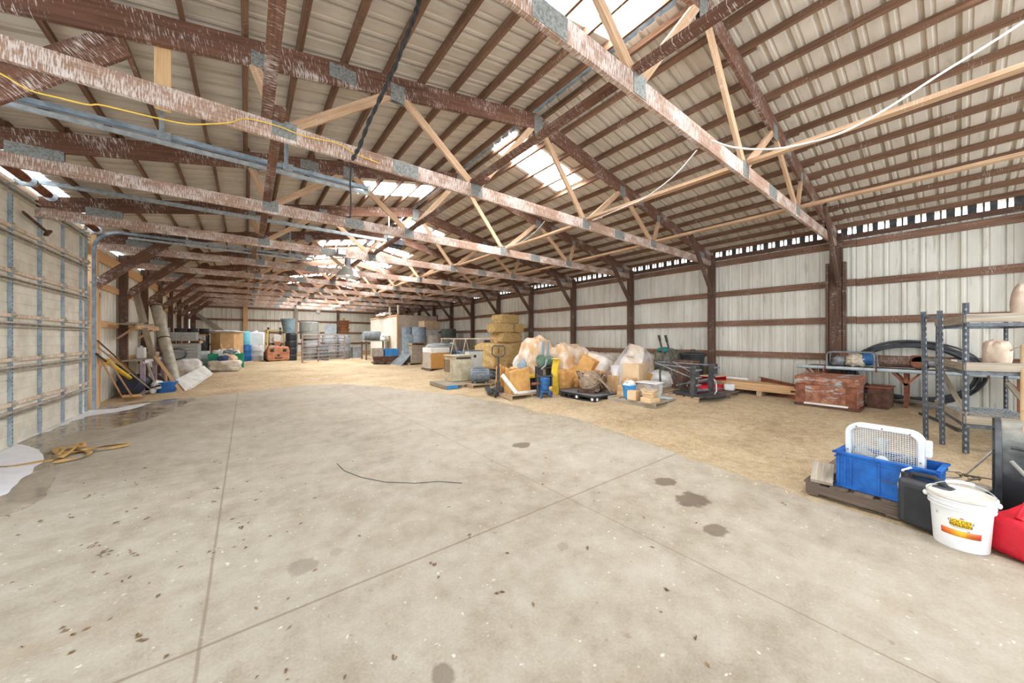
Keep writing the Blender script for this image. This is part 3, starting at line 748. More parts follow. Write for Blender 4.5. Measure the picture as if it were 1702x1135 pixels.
b = MB(); b.box((.20, 0, .90), (.04, 2.9, .09)); b.build('front_rail', plain('lilac white paint', S(214, 206, 222), None, .6), t, smooth=False)
LIL = plain('lilac grey paint', S(172, 156, 168), S(146, 124, 128), .7)
for y in (-1.4, 0.1, 1.42):
    b = MB(); b.box((.17, y, .46), (.09, .09, .92)); b.build('leg', LIL, t, smooth=False)
b = MB(); b.bar((.19, -1.0, .86), (.19, -.2, .25), .03, .05, (1, 0, 0)); b.build('brace', WHITE, t, smooth=False)
t = thing('upright_board', 'tan upright board standing at the far end of the left workbench', 'board', (-2.14, 16.27, ground(-2.14, 16.27)))
MB().box((0, 0, 1.02), (.045, .14, 2.04)).build('board', W_NEW, t, smooth=False)
b = MB(); b.box((0.01, 0, .0), (.07, .06, .04)); b.build('foot_block', W_NEW, t, smooth=False)
def lean_board(label, p, q, w, th, m, cat='board'):
    p, q = Vector(p), Vector(q); b = MB(); b.bar((0, 0, 0), q - p, th, w, (1, 0, .2))
    return tag(b.build('leaning_board', m, loc=p, smooth=False), label, cat)
lean_board('grey bent board leaning over the left shelf onto the workbench', on_x(259, 606, -2.12), on_x(240, 545, -2.15), .13, .03, W_GREY)
lean_board('grey board end rising above the shelf to the left wall girt', on_x(239, 536, -2.2), on_x(226, 487, -2.5), .15, .03, W_GREY)
lean_board('tan board propped from the workbench end down to the floor', cl(at(302, 652)), on_x(258, 592, -2.08), .08, .035, W_NEW)
lean_board('dark plank leaning under the left workbench', cl(at(250, 640), -2.05), on_x(234, 600, -2.45), .14, .03, W_PALD)
# big galvanised tube leaning
p0 = Vector((-1.80, 15.25, ground(-1.8, 15.25))); p1 = on_x(259, 513, -2.38)
t = thing('auger_tube', 'long dented grey metal tube leaning against the left wall', 'tube', p0)
v = p1 - p0; n_ = v.normalized(); s_ = n_.cross(Vector((0, 0, 1))).normalized() * .13
TUBE_M = plain('dusty galvanised tube', S(190, 186, 170), S(160, 152, 136), .55, .25, 5)
b = MB(); b.tube([v * k / 14 + Vector((0, 0, .12)) for k in range(15)], .145, 22, caps=False); b.tube([v + Vector((0, 0, .12)), Vector((0, 0, .12))], .135, 22, caps=False); b.build('tube_body', TUBE_M, t)
for f in (.02, .55, .98):
    b = MB(); b.tube([v * f - n_ * .02 + Vector((0, 0, .12)), v * f + n_ * .02 + Vector((0, 0, .12))], .152, 22); b.build('band', RUSTD if f > .5 else GALV, t)
# chain bundle
b = MB(); rr = random.Random(4)
for k in range(5):
    for i in range(26):
        a = (i % 2) * pi / 2; c = Vector((rr.uniform(-.01, .01) + .03 * (k % 3), .045 * k, -.035 * i)); q = []
        for j in range(8):
            ph = 2 * pi * j / 8; q.append(c + Vector((.014 * cos(ph) * cos(a), .014 * cos(ph) * sin(a), .024 * sin(ph))))
        b.tube(q, .0045, 4, True)
tag(b.build('chain_bundle', GALVB, loc=(-2.07, 15.9, 1.86)), 'bundle of pale steel chains hanging beside the upright board', 'chain')
# things on the bench
t = thing('folded_tarp', 'folded dusty tan tarp lying on the left workbench', 'tarp', (-2.34, 15.3, .945)); b = MB(); b.blob((0, 0, .07), (.17, .5, .10), 4, .2, 1.5, 0, 32, .5, .15); b.build('cloth', plain('dusty tarp', S(176, 162, 138), S(140, 126, 104), .9), t)
b = MB(); b.tube([(-.16, -.2, .1), (0, -.2, .165), (.16, -.2, .1)], .008, 6); b.build('strap', W_GREY, t)
t = thing('plastic_jug', 'pale plastic jug standing on the left workbench', 'jug', (-2.40, 14.45, .945)); b = MB(); b.box((0, 0, .16), (.18, .22, .32)); b.build('jug_body', WHITEP, t, bevel=.03)
b = MB(); b.cyl((0, .04, .31), (0, .04, .37), .03, n=12); b.build('cap', GREYP, t); b = MB(); b.tube([(0, -.08, .3), (0, -.1, .36), (0, -.02, .36), (0, 0, .3)], .012, 6); b.build('handle', WHITEP, t)
# long handled tools leaning in the corner by the jamb
def tool(name, label, foot, top, m, head, r=.017):
    t = thing(name, label, name.replace('_', ' '), foot); v = Vector(top) - Vector(foot); n_ = v.normalized()
    b = MB(); b.tube([n_ * .05, v], r, 8); b.build('handle', m, t)
    side = n_.cross(Vector((0, 0, 1))).normalized(); up = side.cross(n_).normalized()
    b = MB()
    if head == 'scoop':
        g = []; 
        for j in range(7):
            for i in range(9):
                a = (i - 4) / 4; f = j / 6; wd_ = .19
                g.append(side * wd_ * a + n_ * (.42 * f) + up * (.07 * a * a + .03 * (1 - f) + .02))
        b.add(g, [(j * 9 + i, j * 9 + i + 1, j * 9 + i + 10, j * 9 + i + 9) for j in range(6) for i in range(8)])
        o = b.build('blade', BLACK, t); md = o.modifiers.new('thick', 'SOLIDIFY'); md.thickness = .012
    elif head == 'broom':
        b.obox(n_ * .16, side * .16, n_ * .03, up * .03); b.build('brush_block', W_NEW, t); b = MB()
        for k in range(40): b.tube([n_ * .14 + side * (-.15 + .3 * (k % 20) / 19) + up * (.015 * (k // 20)), side * (-.17 + .34 * (k % 20) / 19) + up * (.02 * (k // 20)) + n_ * .01], .005, 4)
        b.build('bristles', W_WEB, t)
    elif head == 'fork':
        for k in range(4):
            x = -.09 + .06 * k; b.tube([n_ * .36 + side * x * .3, n_ * .28 + side * x, n_ * .02 + side * x * 1.1 + up * .03], .006, 5)
        b.build('tines', RUSTD, t)
    else:
        b.tube([Vector((0, 0, 0)), n_ * .25], [r * 1.7, r * 1.5], 10); b.build('ferrule', GREYM, t)
    return t
H_W = W_NEW; H_Y = YELLOW
tool('fork', 'pale wooden handled fork leaning by the white jamb panel', cl(at(203, 664)), on_x(163, 590, -2.52), W_NEW, 'fork')
tool('broom', 'pale wooden broom leaning in front of the black tub', cl(at(223, 664)), on_x(183, 602, -2.35), W_WEB, 'broom')
tool('post_driver', 'thick yellow tube pole leaning among the tools', cl(at(211, 650), -2.3), on_x(177, 600, -2.45), H_Y, 'tube', .045)
tool('digging_bar', 'slim orange yellow handled bar leaning among the tools', cl(at(222, 645), -2.3), on_x(181, 590, -2.5), plain('orange yellow', S(232, 168, 60), None, .5), 'tube', .024)
tool('snow_shovel', 'snow shovel with wide black blade and long pale handle', cl(at(258, 653), -2.0), on_x(164, 578, -2.45), W_GREY, 'scoop', .015)
tool('spade', 'dark handled spade leaning behind the yellow poles', cl(at(236, 646), -2.25), on_x(162, 566, -2.5), W_PALD, 'scoop', .016)
tool('hoe', 'black gripped hoe leaning at the left of the tools', cl(at(205, 648), -2.45), on_x(160, 588, -2.46), BLACK, 'tube', .02)
for k, (px, py, lab, rz_, ti) in enumerate(((187, 660, 'black rubber tub lying on its side beside the jamb', 2.6, 1.25), (214, 659, 'dark blue black tub tipped beside the fork and broom', -.5, 1.1))):
    Mx = Matrix.Rotation(rz_, 3, 'Z') @ Matrix.Rotation(ti, 3, 'X'); p = cl(at(px, py), -2.38 + .1 * k); p.z += .23
    tub('feed_tub', lab, p, .24, .30, BLACK if k == 0 else plain('dark blue plastic', S(52, 58, 76), None, .5), 'tub', .2, 0, None, Mx @ Matrix.Translation((0, 0, 0)).to_3x3())
p = at(276, 652); p.x = max(p.x, -1.78)
t = tub('basin', 'blue plastic basin with a white rag on the floor by the workbench', p, .24, .29, BLUE, 'basin', .19)
b = MB(); b.blob((0, 0, .18), (.2, .2, .12), 2, .15, 2, None, 24, .2, .1); b.build('contents', plain('grey rags', S(150, 152, 150), None, .9), t)
t = thing('rag', 'white rag hanging over the rim of the blue basin', 'rag', (p.x - .17, p.y - .08, p.z + .12)); b = MB(); b.blob((0, 0, .1), (.13, .2, .13), 7, .3, 2, -.05, 24, .2, .2); b.build('cloth', BAGW, t)
b = MB(); b.blob((-.06, -.08, .0), (.07, .1, .11), 9, .3, 2, None, 18, .2, .2); b.build('hanging_corner', BAGW, t)
# white slatted panel
A, B_, C_, D_ = on_d(310, 650, 9.95), on_d(352, 621, 12.2), on_d(337, 608, 12.35), on_d(293, 630, 10.35)
t = thing('slatted_panel', 'white slatted panel tilted on the earth beyond the blue basin', 'panel', A)
b = MB(); L_ = lambda u, v_: (A.lerp(B_, u)).lerp(D_.lerp(C_, u), v_) - A
for k in range(17): b.bar(L_(k / 16, .03), L_(k / 16, .97), .06, .03, (0, 0, 1))
b.build('slats', WHITE, t, smooth=False)
for v_ in (0.02, .5, .98):
    b = MB(); b.bar(L_(0, v_) - Vector((0, 0, .02)), L_(1, v_) - Vector((0, 0, .02)), .04, .03); b.build('rail', WHITEP, t, smooth=False)

# ---------------------------------------------------------------- far left: stacks, bags and bins
def stack_plates(label, corner, w, d, h, n, name='tray_stack', base_z=0):
    """flat ribbed trays piled up; each tray is a thing"""
    x0, y0 = corner
    for k in range(n):
        t = thing('tray', ('lowest %s' if k == 0 else 'topmost %s' if k == n - 1 else '%s, number ' + ['', 'two', 'three', 'four', 'five', 'six', 'seven', 'eight', 'nine'][k] + ' from the bottom') % label, 'tray', (x0 - w / 2, y0 + d / 2, base_z + h * k / n), 0, 'trays in the ' + label.split(' in the ')[-1])
        b = MB(); b.box((0, 0, h / n * .5), (w - .03, d - .03, h / n * .88)); b.build('tray_body', plain('light tray grey', S(184, 188, 188), S(164, 168, 168), .6) if 'light tray grey' not in bpy.data.materials else bpy.data.materials['light tray grey'], t, smooth=False)
        b = MB(); b.box((0, 0, h / n * .93), (w, d, h / n * .10)); 
        for i in range(3): b.box((-w / 2 + w * (i + .5) / 3, -d / 2 + .008, h / n * .5), (.02, .016, h / n * .9)); b.box((w / 2 - .008, -d / 2 + d * (i + .5) / 3, h / n * .5), (.016, .02, h / n * .9))
        b.build('rim', plain('pale grey plastic', S(186, 190, 188), None, .6) if k == 0 else bpy.data.materials['pale grey plastic'], t, smooth=False)
p = at(330, 616)
pallet('weathered pallet under the tall stack of grey trays at the left wall', (p.x - .5, p.y + .6, p.z), 1.0, 1.2, 0, W_GREY)
stack_plates('grey tray in the tall stack at the left wall', (p.x, p.y), 1.0, 1.2, .98, 8, base_z=p.z + PH)
pallet('brown pallet lying on top of the tall grey tray stack', (p.x - .5, p.y + .62, p.z + PH + .985), 1.1, 1.25, 0, W_WEB)
stack_plates('grey tray in the short stack on the brown pallet', (p.x - .08, p.y + .05), .86, 1.1, .34, 3, base_z=p.z + 2 * PH + .99)
p2 = Vector((-2.02, 22.2, .3))
t = thing('storage_rack', 'low black rack with a brown plank top behind the grey trays', 'rack', p2)
b = MB(); b.box((0, 0, 1.40), (1.2, 1.0, .05)); b.build('plank_top', W_WEB, t, smooth=False)
for sx in (-.55, .55):
    for sy in (-.45, .45): b = MB(); b.box((sx, sy, .69), (.07, .07, 1.38)); b.build('leg', BLACKM, t, smooth=False)
for k, x in enumerate((-.42, .02, .42)):
    tub('feed_pan', 'black rubber pan on the rack plank, %s of three' % ('leftmost', 'middle', 'rightmost')[k], (p2.x + x, p2.y - .1 + .05 * k, p2.z + 1.425), .19, .25, RUBBER, 'pan', .17, 0, 'black pans on the rack')
for k, (x, y, z, r) in enumerate(((-1.76, 21.12, .27, .36), (-1.74, 21.12, .89, .30))):
    sack('black_bag', 'black plastic bag %s beside the cardboard bin' % ('on the ground' if k == 0 else 'stacked on another'), (x, y, z), (.30, .36, r), 5 + k, BLACK, 'bag', tie=True)
p = at(346, 612)
stack_plates('white foam tray in the small stack beside the green bin', (p.x, p.y + .3), .34, .5, .74, 4, base_z=p.z)
for o in list(bpy.data.objects):
    if o.get('label', '').find('white foam tray') >= 0:
        for c in o.children: c.data.materials[0] = WHITEP
# big cardboard bin
t = thing('bulk_bin', 'big octagonal cardboard bin with white liner on a pallet', 'bin', (-.72, 21.9, .30 + PH))
b = MB(); pts = [(.66 * cos(radians(22.5 + 45 * k)), .66 * sin(radians(22.5 + 45 * k))) for k in range(8)]
b.prism(pts, 0, 1.38); b.build('bin_wall', CARD, t, smooth=False)
b = MB(); b.blob((0, 0, 1.40), (.66, .66, .09), 3, .3, 3, None, 40, .1, .25); b.build('liner', BAGW, t)
pallet('pallet under the big cardboard bin', (-.72, 21.9, .30), 1.2, 1.2, 0, W_PAL)
# white tank, cyan barrels, drums
t = thing('white_tank', 'tall white plastic tank behind the cardboard bin', 'tank', (.42, 25.3, .3)); b = MB(); b.box((0, 0, .85), (.9, .9, 1.5)); b.build('tank_body', WHITEP, t, bevel=.08)
b = MB(); b.box((0, 0, .05), (1.0, 1.0, .1)); b.build('base', GREYM, t); b = MB(); b.cyl((0, 0, 1.58), (0, 0, 1.68), .14, n=16); b.build('lid', WHITEP, t)
drum('cyan_drum', 'tall cyan drum between the cardboard bin and the white tank', (-.10, 24.3, .3), .27, 1.62, plain('cyan plastic', S(120, 206, 226), None, .4))
drum('blue_drum', 'bright blue drum standing in front of the white tank', (-.03, 23.3, .3), .26, .86, BLUE)
drum('white_drum', 'white drum standing on the earth right of the blue drum', (.42, 23.9, .3), .33, .82, WHITEP)
# green bin with junk
p = Vector((-.68, 19.75, ground(-.68, 19.75)))
t = thing('green_bin', 'green plastic bulk bin with a dropped front, piled with cloth and sticks', 'bin', p)
for sx in (-1, 1): b = MB(); b.box((sx * .58, 0, .33), (.05, .8, .62)); b.build('side_wall', GREEN, t, bevel=.01)
b = MB(); b.box((0, .38, .33), (1.16, .05, .62)); b.build('back_wall', GREEN, t, bevel=.01)
for sx in (-1, 1): b = MB(); b.box((sx * .42, -.4, .33), (.34, .05, .62)); b.build('front_wall', GREEN, t, bevel=.01)
b = MB(); b.box((0, 0, .05), (1.16, .8, .08)); b.build('bin_floor', GREEN, t)
t = thing('cloth_heap', 'heap of white and grey cloth filling the green bin', 'cloth', (p.x, p.y, p.z + .09)); b = MB(); b.blob((0, 0, .38), (.5, .30, .36), 12, .1, 2.5, 0, 40, .4, .2); b.build('cloth', BAGW, t)
b = MB(); b.blob((.1, -.1, .6), (.3, .22, .12), 13, .3, 2.5, None, 28, .3, .2); b.build('grey_cloth', GREYR, t)
for k, (a, bb) in enumerate((((-.45, -.2, .5), (.1, .1, .92)), ((-.3, .1, .55), (.25, -.1, .84)), ((-.1, -.25, .6), (-.2, .2, .95)))):
    b = MB(); q = Vector(a); b.bar((0, 0, 0), Vector(bb) - q, .04, .03); tag(b.build('stick', W_NEW, loc=p + q + Vector((0, 0, .1)), smooth=False), ('long tan stick poking left out of the green bin', 'short tan stick lying across the cloth in the green bin', 'upright tan stick in the green bin')[k], 'stick', 'sticks in the green bin')
p = at(374, 616)
t = sack('junk_sack', 'open grey white sack of junk on the earth before the green bin', p, (.55, .4, .24), 21, plain('dusty white sack', S(212, 204, 190), S(180, 168, 150), .85), 'sack')
b = MB(); b.blob((-.05, 0, .5), (.2, .18, .14), 3, .4, 2.5, None, 20, 0, .2); b.build('blue_cloth', plain('navy cloth', S(66, 82, 116), None, .9), t)
b = MB(); b.blob((.2, .05, .5), (.18, .15, .16), 8, .4, 2.5, None, 20, 0, .2); b.build('tan_cloth', BAGT, t)
b = MB(); b.box((-.3, 0, .42), (.4, .08, .06), .3); b.build('black_part', BLACKM, t)
p = Vector((-1.72, 17.5, ground(-1.72, 17.5)))
sack('bulk_bag', 'bulging white woven bulk bag beside the slatted panel', p, (.42, .45, .34), 31, BAGW, 'bag', tie=False)
b = MB(); rr = random.Random(6)
for k in range(9): b.tube([(.25 * cos(a) + rr.uniform(-.03, .03), .02 * k - .1, .2 + .2 * sin(a) + rr.uniform(-.03, .03)) for a in [2 * pi * i / 16 for i in range(16)]], .012, 5, True)
tag(b.build('hose_coil', plain('slate hose', S(96, 104, 112), None, .6), loc=(p.x - .3, p.y + .2, p.z + .62)), 'coil of slate grey hose on top of the white bulk bag', 'hose')

# ---------------------------------------------------------------- forklift, rear toward the camera
p = at(463, 601)
t = thing('forklift', 'small rusty orange forklift with yellow guard, rear end toward the camera', 'forklift', p, .06)
FK = plain('faded orange paint', S(196, 138, 104), S(160, 100, 72), .7, .05, 6); FY = plain('faded yellow paint', S(222, 196, 120), S(196, 164, 88), .6)
b = MB(); pr_ = [(-.5, .10), (-.5, .62), (-.44, .80), (.44, .80), (.5, .62), (.5, .10), (.42, .05), (-.42, .05)]
b.prism(pr_, 0, .55, Matrix(((1, 0, 0), (0, 0, 1), (0, 1, 0)))); b.build('counterweight', FK, t, smooth=False, bevel=.05)
for sx in (-.28, .28): b = MB(); b.box((sx, -.005, .60), (.17, .04, .16)); b.build('rear_light', BLACK, t, bevel=.02)
b = MB(); b.box((0, -.005, .34), (.11, .04, .09)); b.build('tow_pin', BLACK, t); b = MB(); b.bar((-.16, -.01, .19), (.2, -.01, .22), .04, .03); b.build('tow_slot', BLACK, t)
b = MB(); b.box((0, 1.0, .35), (.95, 1.0, .5)); b.build('chassis', FK, t, bevel=.04)
for sx in (-.45, .45):
    for y, z0 in ((.32, .8), (1.45, .6)):
        b = MB(); b.bar((sx, y, z0), (sx * .95, y, 1.66), .06, .05, (0, 1, 0)); b.build('guard_post', FY, t, smooth=False)
b = MB(); 
for k in range(7): b.bar((-.42, .34 + k * .18, 1.68), (.42, .34 + k * .18, 1.68), .04, .03)
b.bar((-.43, .3, 1.66), (-.43, 1.5, 1.66), .05, .05); b.bar((.43, .3, 1.66), (.43, 1.5, 1.66), .05, .05); b.build('overhead_guard', FY, t, smooth=False)
b = MB(); b.box((0, .75, .93), (.42, .4, .12)); b.build('seat', BLACK, t, bevel=.03); b = MB(); b.box((0, .50, 1.2), (.36, .1, .48)); b.build('seat_back', WHITE, t, bevel=.04); b = MB(); b.box((0, .42, .96), (.28, .06, .22)); b.build('seat_cover', FK, t, bevel=.02)
for sx in (-.28, .28): b = MB(); b.box((sx, 1.62, 1.0), (.09, .12, 1.7)); b.build('mast_rail', BLACKM, t)
b = MB(); b.tube([(.15 * cos(a), 1.3 + .04 * sin(a), 1.15 + .14 * sin(a)) for a in [2 * pi * i / 16 for i in range(16)]], .014, 6, True); b.build('steering_wheel', BLACK, t)
for sx in (-.42, .42):
    for y, r in ((.4, .2), (1.4, .25)): b = MB(); b.cyl((sx - .08, y, r), (sx + .08, y, r), r, n=20); b.build('wheel', RUBBER, t)
# stacked black tubs with a slate barrel on top
p = at(484, 600)
for k in range(4):
    drum('black_drum', 'black plastic drum in the stack right of the forklift, %s' % ('lowest', 'second from the ground', 'third from the ground', 'topmost black one')[k], (p.x + .01 * k, p.y + .3, p.z + .375 * k), .29 - .008 * k, .36, BLACK, 'drum', None, 'stacked black drums')
t = thing('slate_barrel', 'tall slate blue barrel leaning on top of the black drum stack', 'barrel', (p.x - .08, p.y + .3, p.z + 1.52), .0)
M_ = Matrix.Rotation(-.06, 3, 'Y'); b = MB(); b.lathe([(.26, 0), (.29, .4), (.34, .78), (.32, .78), (.27, .4), (.24, .02), (.001, .02)], 26, (0, 0, 0), M_); b.build('barrel_body', plain('slate blue plastic', S(122, 144, 154), S(92, 112, 122), .5), t)
b = MB(); b.lathe([(.335, .765), (.355, .765), (.355, .79), (.335, .79)], 26, (0, 0, 0), M_); b.build('rim', GREYP, t)
# grey wire mesh rolls, tanks
p = Vector((2.95, 22.7, .3))
MESH = plain('grey wire mesh', S(150, 150, 142), S(116, 118, 114), .8, .1, 18)
drum('grey_tank', 'grey tank standing behind the left end of the pipe gate', (p.x, p.y, p.z), .48, 1.15, GREYP, 'tank')
roll('lower grey mesh roll stacked on the tank behind the pipe gate', (p.x - .05, p.y, p.z + 1.17), .50, .42, MESH, name='mesh_roll')
roll('upper grey mesh roll topping the stack behind the pipe gate', (p.x - .1, p.y, p.z + 1.60), .48, .55, MESH, name='mesh_roll')
drum('grey_tank', 'dark grey tank in the middle behind the pipe gate', (3.95, 22.9, .3), .42, 1.45, GREYP, 'tank', BLACK)
drum('grey_tank', 'tall grey tank behind the right end of the pipe gate', (4.72, 22.9, .3), .36, 1.45, GREYP, 'tank')
drum('blue_grey_tank', 'slate tank low behind the middle of the pipe gate', (3.42, 21.92, .29), .30, .85, plain('slate plastic', S(110, 124, 136), None, .5), 'tank')
t = thing('grey_crate', 'grey crate standing right of the pipe gate', 'crate', (5.42, 22.9, .3)); b = MB(); b.box((0, 0, .33), (.5, .6, .66)); b.build('crate_body', GREYP, t, bevel=.02); b = MB(); b.box((0, 0, .67), (.54, .64, .04)); b.build('crate_rim', GREYM, t)
b = MB(); b.box((0, 0, .27), (.62, .05, .52)); b.box((0, 0, .0), (.9, .3, .03)); tag(b.build('grey_board', GREYP, loc=(4.0, 22.95, 1.79), smooth=False), 'flat grey panel standing on the middle tank behind the gate', 'panel')
for k in range(5):
    t = thing('basket', 'brown round basket in the stack on the tank, %s' % ('lowest', 'second from the bottom', 'third from the bottom', 'fourth from the bottom', 'topmost')[k], 'basket', (4.72 + .02 * (k % 2), 22.9, 1.785 + .165 * k), .3 * k, 'brown baskets stacked behind the gate')
    b = MB(); b.lathe([(.24, 0), (.30, .13), (.32, .15), (.32, .165), (.28, .16), (.22, .01), (.001, .01)], 22); b.build('basket_body', plain('brown basket', S(146, 100, 66), S(108, 70, 46), .9, 0, 30, .5) if k == 0 else bpy.data.materials['brown basket'], t)
    if k == 4:
        for sx in (-.2, .2): b = MB(); b.tube([(sx + .1 * cos(a), 0, .16 + .14 * sin(a)) for a in [pi * i / 8 for i in range(9)]], .012, 6); b.build('handle', RUSTD, t)
# pipe gate panel leaning
ga, gb = at(501, 603), at(574, 598)
t = thing('pipe_gate', 'long rusty grey pipe gate panel of eight rails standing on the earth', 'gate', ga); v = gb - ga; PIPE = plain('rusty pipe', S(170, 150, 138), S(132, 110, 98), .6, .1, 12)
for k in range(8): b = MB(); z = .13 + 1.32 * k / 7; b.tube([Vector((0, 0, z)), v + Vector((0, 0, z))], .026, 8); b.build('rail', PIPE, t)
for f in (.02, .36, .98): b = MB(); q = v * f; b.tube([q + Vector((0, 0, .0)), q + Vector((0, 0, 1.48))], .034, 8); b.build('upright', PIPE, t)
b = MB(); n_ = Vector((v.y, -v.x, 0)).normalized(); b.bar(v * .02 - n_ * .1, v * .02 + n_ * .3, .06, .03); b.bar(v * .98 - n_ * .3, v * .98 + n_ * .3, .06, .03); b.build('foot', PIPE, t)
# ---------------------------------------------------------------- partition room far right
t = thing('partition_room', 'white and tan plywood partition room standing far right', 'partition room', (6.95, 19.75, .22))
b = MB(); b.box((0, 2.75, 1.30), (.06, 5.5, 2.60)); b.build('white_side_wall', plain('cream painted plywood', S(238, 234, 222), S(222, 216, 200), .7), t, smooth=False)
b = MB(); b.box((1.2, 0, 1.33), (2.4, .06, 2.66)); b.build('tan_front_wall', plain('tan plywood', S(198, 184, 166), S(180, 164, 146), .8), t, smooth=False)
b = MB(); b.box((-.05, -.02, 1.36), (.09, .09, 2.72)); b.build('corner_post', W_NEW, t, smooth=False); b = MB(); b.box((2.42, 0, 1.36), (.07, .08, 2.72)); b.build('end_post', W_TOP, t, smooth=False)
b = MB(); b.box((-.03, 2.75, 2.64), (.09, 5.5, .09)); b.build('top_plate', W_NEW, t, smooth=False)
b = MB(); b.box((-.05, 1.9, .55), (.04, 1.1, 1.6)); b.build('cream_door', WHITE, t, smooth=False); b = MB(); b.box((-.06, 1.3, .6), (.05, .09, 1.7)); b.box((-.06, 1.9, 1.42), (.05, 1.3, .08)); b.build('door_trim', W_NEW, t, smooth=False)
for y in (.05, 1.5): b = MB(); b.box((0, y, 2.9), (.08, .08, .62)); b.build('stud', plain('pale stud', S(232, 222, 204), None, .8), t, smooth=False)
b = MB(); b.blob((0, 0, .05), (.3, 1.1, .16), 3, .5, 3, 0, 36, .1, .35); tag(b.build('plastic_sheet', WHITEP, loc=(6.95, 22.4, 2.93)), 'crumpled white pink plastic sheet lying on top of the partition room', 'plastic sheet')
# bales of insulation wrapped and stacked before the tan wall
carton('white wrapped block standing before the tan partition wall', (8.55, 19.1, ground(8.55, 19.1)), (.85, .8, 1.75), 0, BAGW, name='wrapped_bale')
carton('brown wrapped bale lying on the white wrapped block', (8.55, 19.1, ground(8.55, 19.1) + 1.755), (.95, .85, .5), 0, BAGT, name='wrapped_bale')

# ---------------------------------------------------------------- grey rolls, block boxes, blue tote
q = at(640, 606)
pallet('low dark pallet under the blue tote, left of the grey boxes', (q.x + .15, q.y + .4, q.z), 1.3, .9, -.15, W_PALD)
tk = thing('steel_trough', 'brown steel trough lying on the dark pallet below the blue tote', 'trough', (q.x + .15, q.y + .4, q.z + PH), -.15); b = MB(); b.prism([(-.55, .0), (.55, 0), (.6, .28), (-.6, .28)], -.35, .35, Matrix(((1, 0, 0), (0, 0, 1), (0, 1, 0)))); b.build('trough_body', RUSTD, tk, smooth=False); b = MB(); b.box((0, 0, .29), (1.26, .76, .03)); b.build('trough_rim', W_TOP, tk, smooth=False)
t = thing('blue_tote', 'bright blue plastic tote on the brown trough', 'tote', (q.x + .42, q.y + .42, q.z + PH + .31), -.15)
b = MB()
for sx in (-1, 1): b.bar((sx * .31, 0, .0), (sx * .35, 0, .36), .62, .02, (1, 0, 0))
for sy in (-1, 1): b.bar((0, sy * .29, 0), (0, sy * .32, .36), .66, .02, (0, 1, 0))
b.box((0, 0, .01), (.62, .6, .02)); b.build('tote_body', BLUEL, t, smooth=False); b = MB(); b.box((0, -.33, .36), (.74, .05, .03)); b.box((0, .33, .36), (.74, .05, .03)); b.box((-.36, 0, .36), (.05, .7, .03)); b.box((.36, 0, .36), (.05, .7, .03)); b.build('rim', BLUEL, t, smooth=False)
carton('small grey carton beside the blue tote on the trough', (q.x - .28, q.y + .42, q.z + PH + .31), (.55, .55, .42), -.15, plain('grey carton', S(168, 160, 150), S(146, 138, 128), .9))
t = thing('plywood_table', 'grey plywood sheet table behind the blue tote', 'table', (6.12, 21.4, ground(6.35, 21.4))); b = MB(); b.box((0, 0, 1.10), (1.4, 1.1, .06)); b.build('table_top', W_GREY, t, smooth=False)
for sx in (-.62, .62):
    for sy in (-.48, .48): b = MB(); b.box((sx, sy, .54), (.07, .07, 1.08)); b.build('leg', W_PALD, t, smooth=False)
roll('grey mesh roll lying on the plywood table', (5.45, 21.4, ground(6.35, 21.4) + 1.13), .27, 1.0, GREYR, lying=.05)
sack('plastic_bag', 'white plastic bag beside the lying grey roll', (6.56, 21.1, ground(6.4, 21.4) + 1.13), (.2, .22, .22), 14, WHITEP, 'bag', .4, .25)
q = at(672, 603)
roll('tall slate roll standing farthest back in front of the partition', (7.25, 18.9, ground(7.25, 18.9)), .36, 1.95, plain('slate fabric', S(140, 156, 166), S(112, 128, 138), .85))
roll('slate grey roll standing tilted, left of the blue stained roll', (7.05, 18.0, ground(7.05, 18.0)), .38, 1.55, bpy.data.materials['slate fabric'], (0, -.06))
q = at(690, 607)
pallet('pallet under the two stacked grey boxes', (q.x + .35, q.y + .45, q.z), 1.3, .95, 0, W_PAL)
for k in range(2): carton('%s of two stacked grey fibre boxes' % ('lower', 'upper')[k], (q.x + .38, q.y + .48, q.z + PH + .45 * k), (1.05, .8, .445), .02 * k, plain('grey fibre box', S(172, 162, 148), S(150, 140, 126), .9) if k == 0 else bpy.data.materials['grey fibre box'], name='grey_box')
pallet('pallet lying on top of the stacked grey boxes', (q.x + .6, q.y + .5, q.z + PH + .905), 1.55, .95, 0, W_WEB)
roll('blue stained grey roll standing on the upper pallet', (q.x + .42, q.y + .5, q.z + 2 * PH + .92), .36, .82, plain('blue grey fabric', S(150, 160, 168), S(108, 128, 150), .85, 0, 9))
roll('tan grey roll standing right of the blue stained roll', (8.05, 17.2, ground(8.05, 17.2)), .42, 1.45, plain('tan grey fabric', S(162, 156, 144), S(134, 128, 118), .85))
roll('dark green grey roll standing rightmost of the rolls', (9.05, 17.6, ground(9.05, 17.6)), .42, 1.75, plain('dark green fabric', S(98, 104, 96), S(76, 82, 76), .85))
roll('dark grey roll standing between the tan roll and the dark green roll', (8.62, 16.6, ground(8.6, 16.6)), .36, 1.3, plain('dark grey fabric', S(120, 122, 116), S(96, 98, 94), .85))
b = MB(); b.bar((0, 0, 0), (.85, .3, .78), .95, .03, (0, 0, 1)); tag(b.build('grey_sheet', GREYR, loc=at(657, 607), smooth=False), 'grey sheet leaning against the stacked grey boxes', 'sheet')
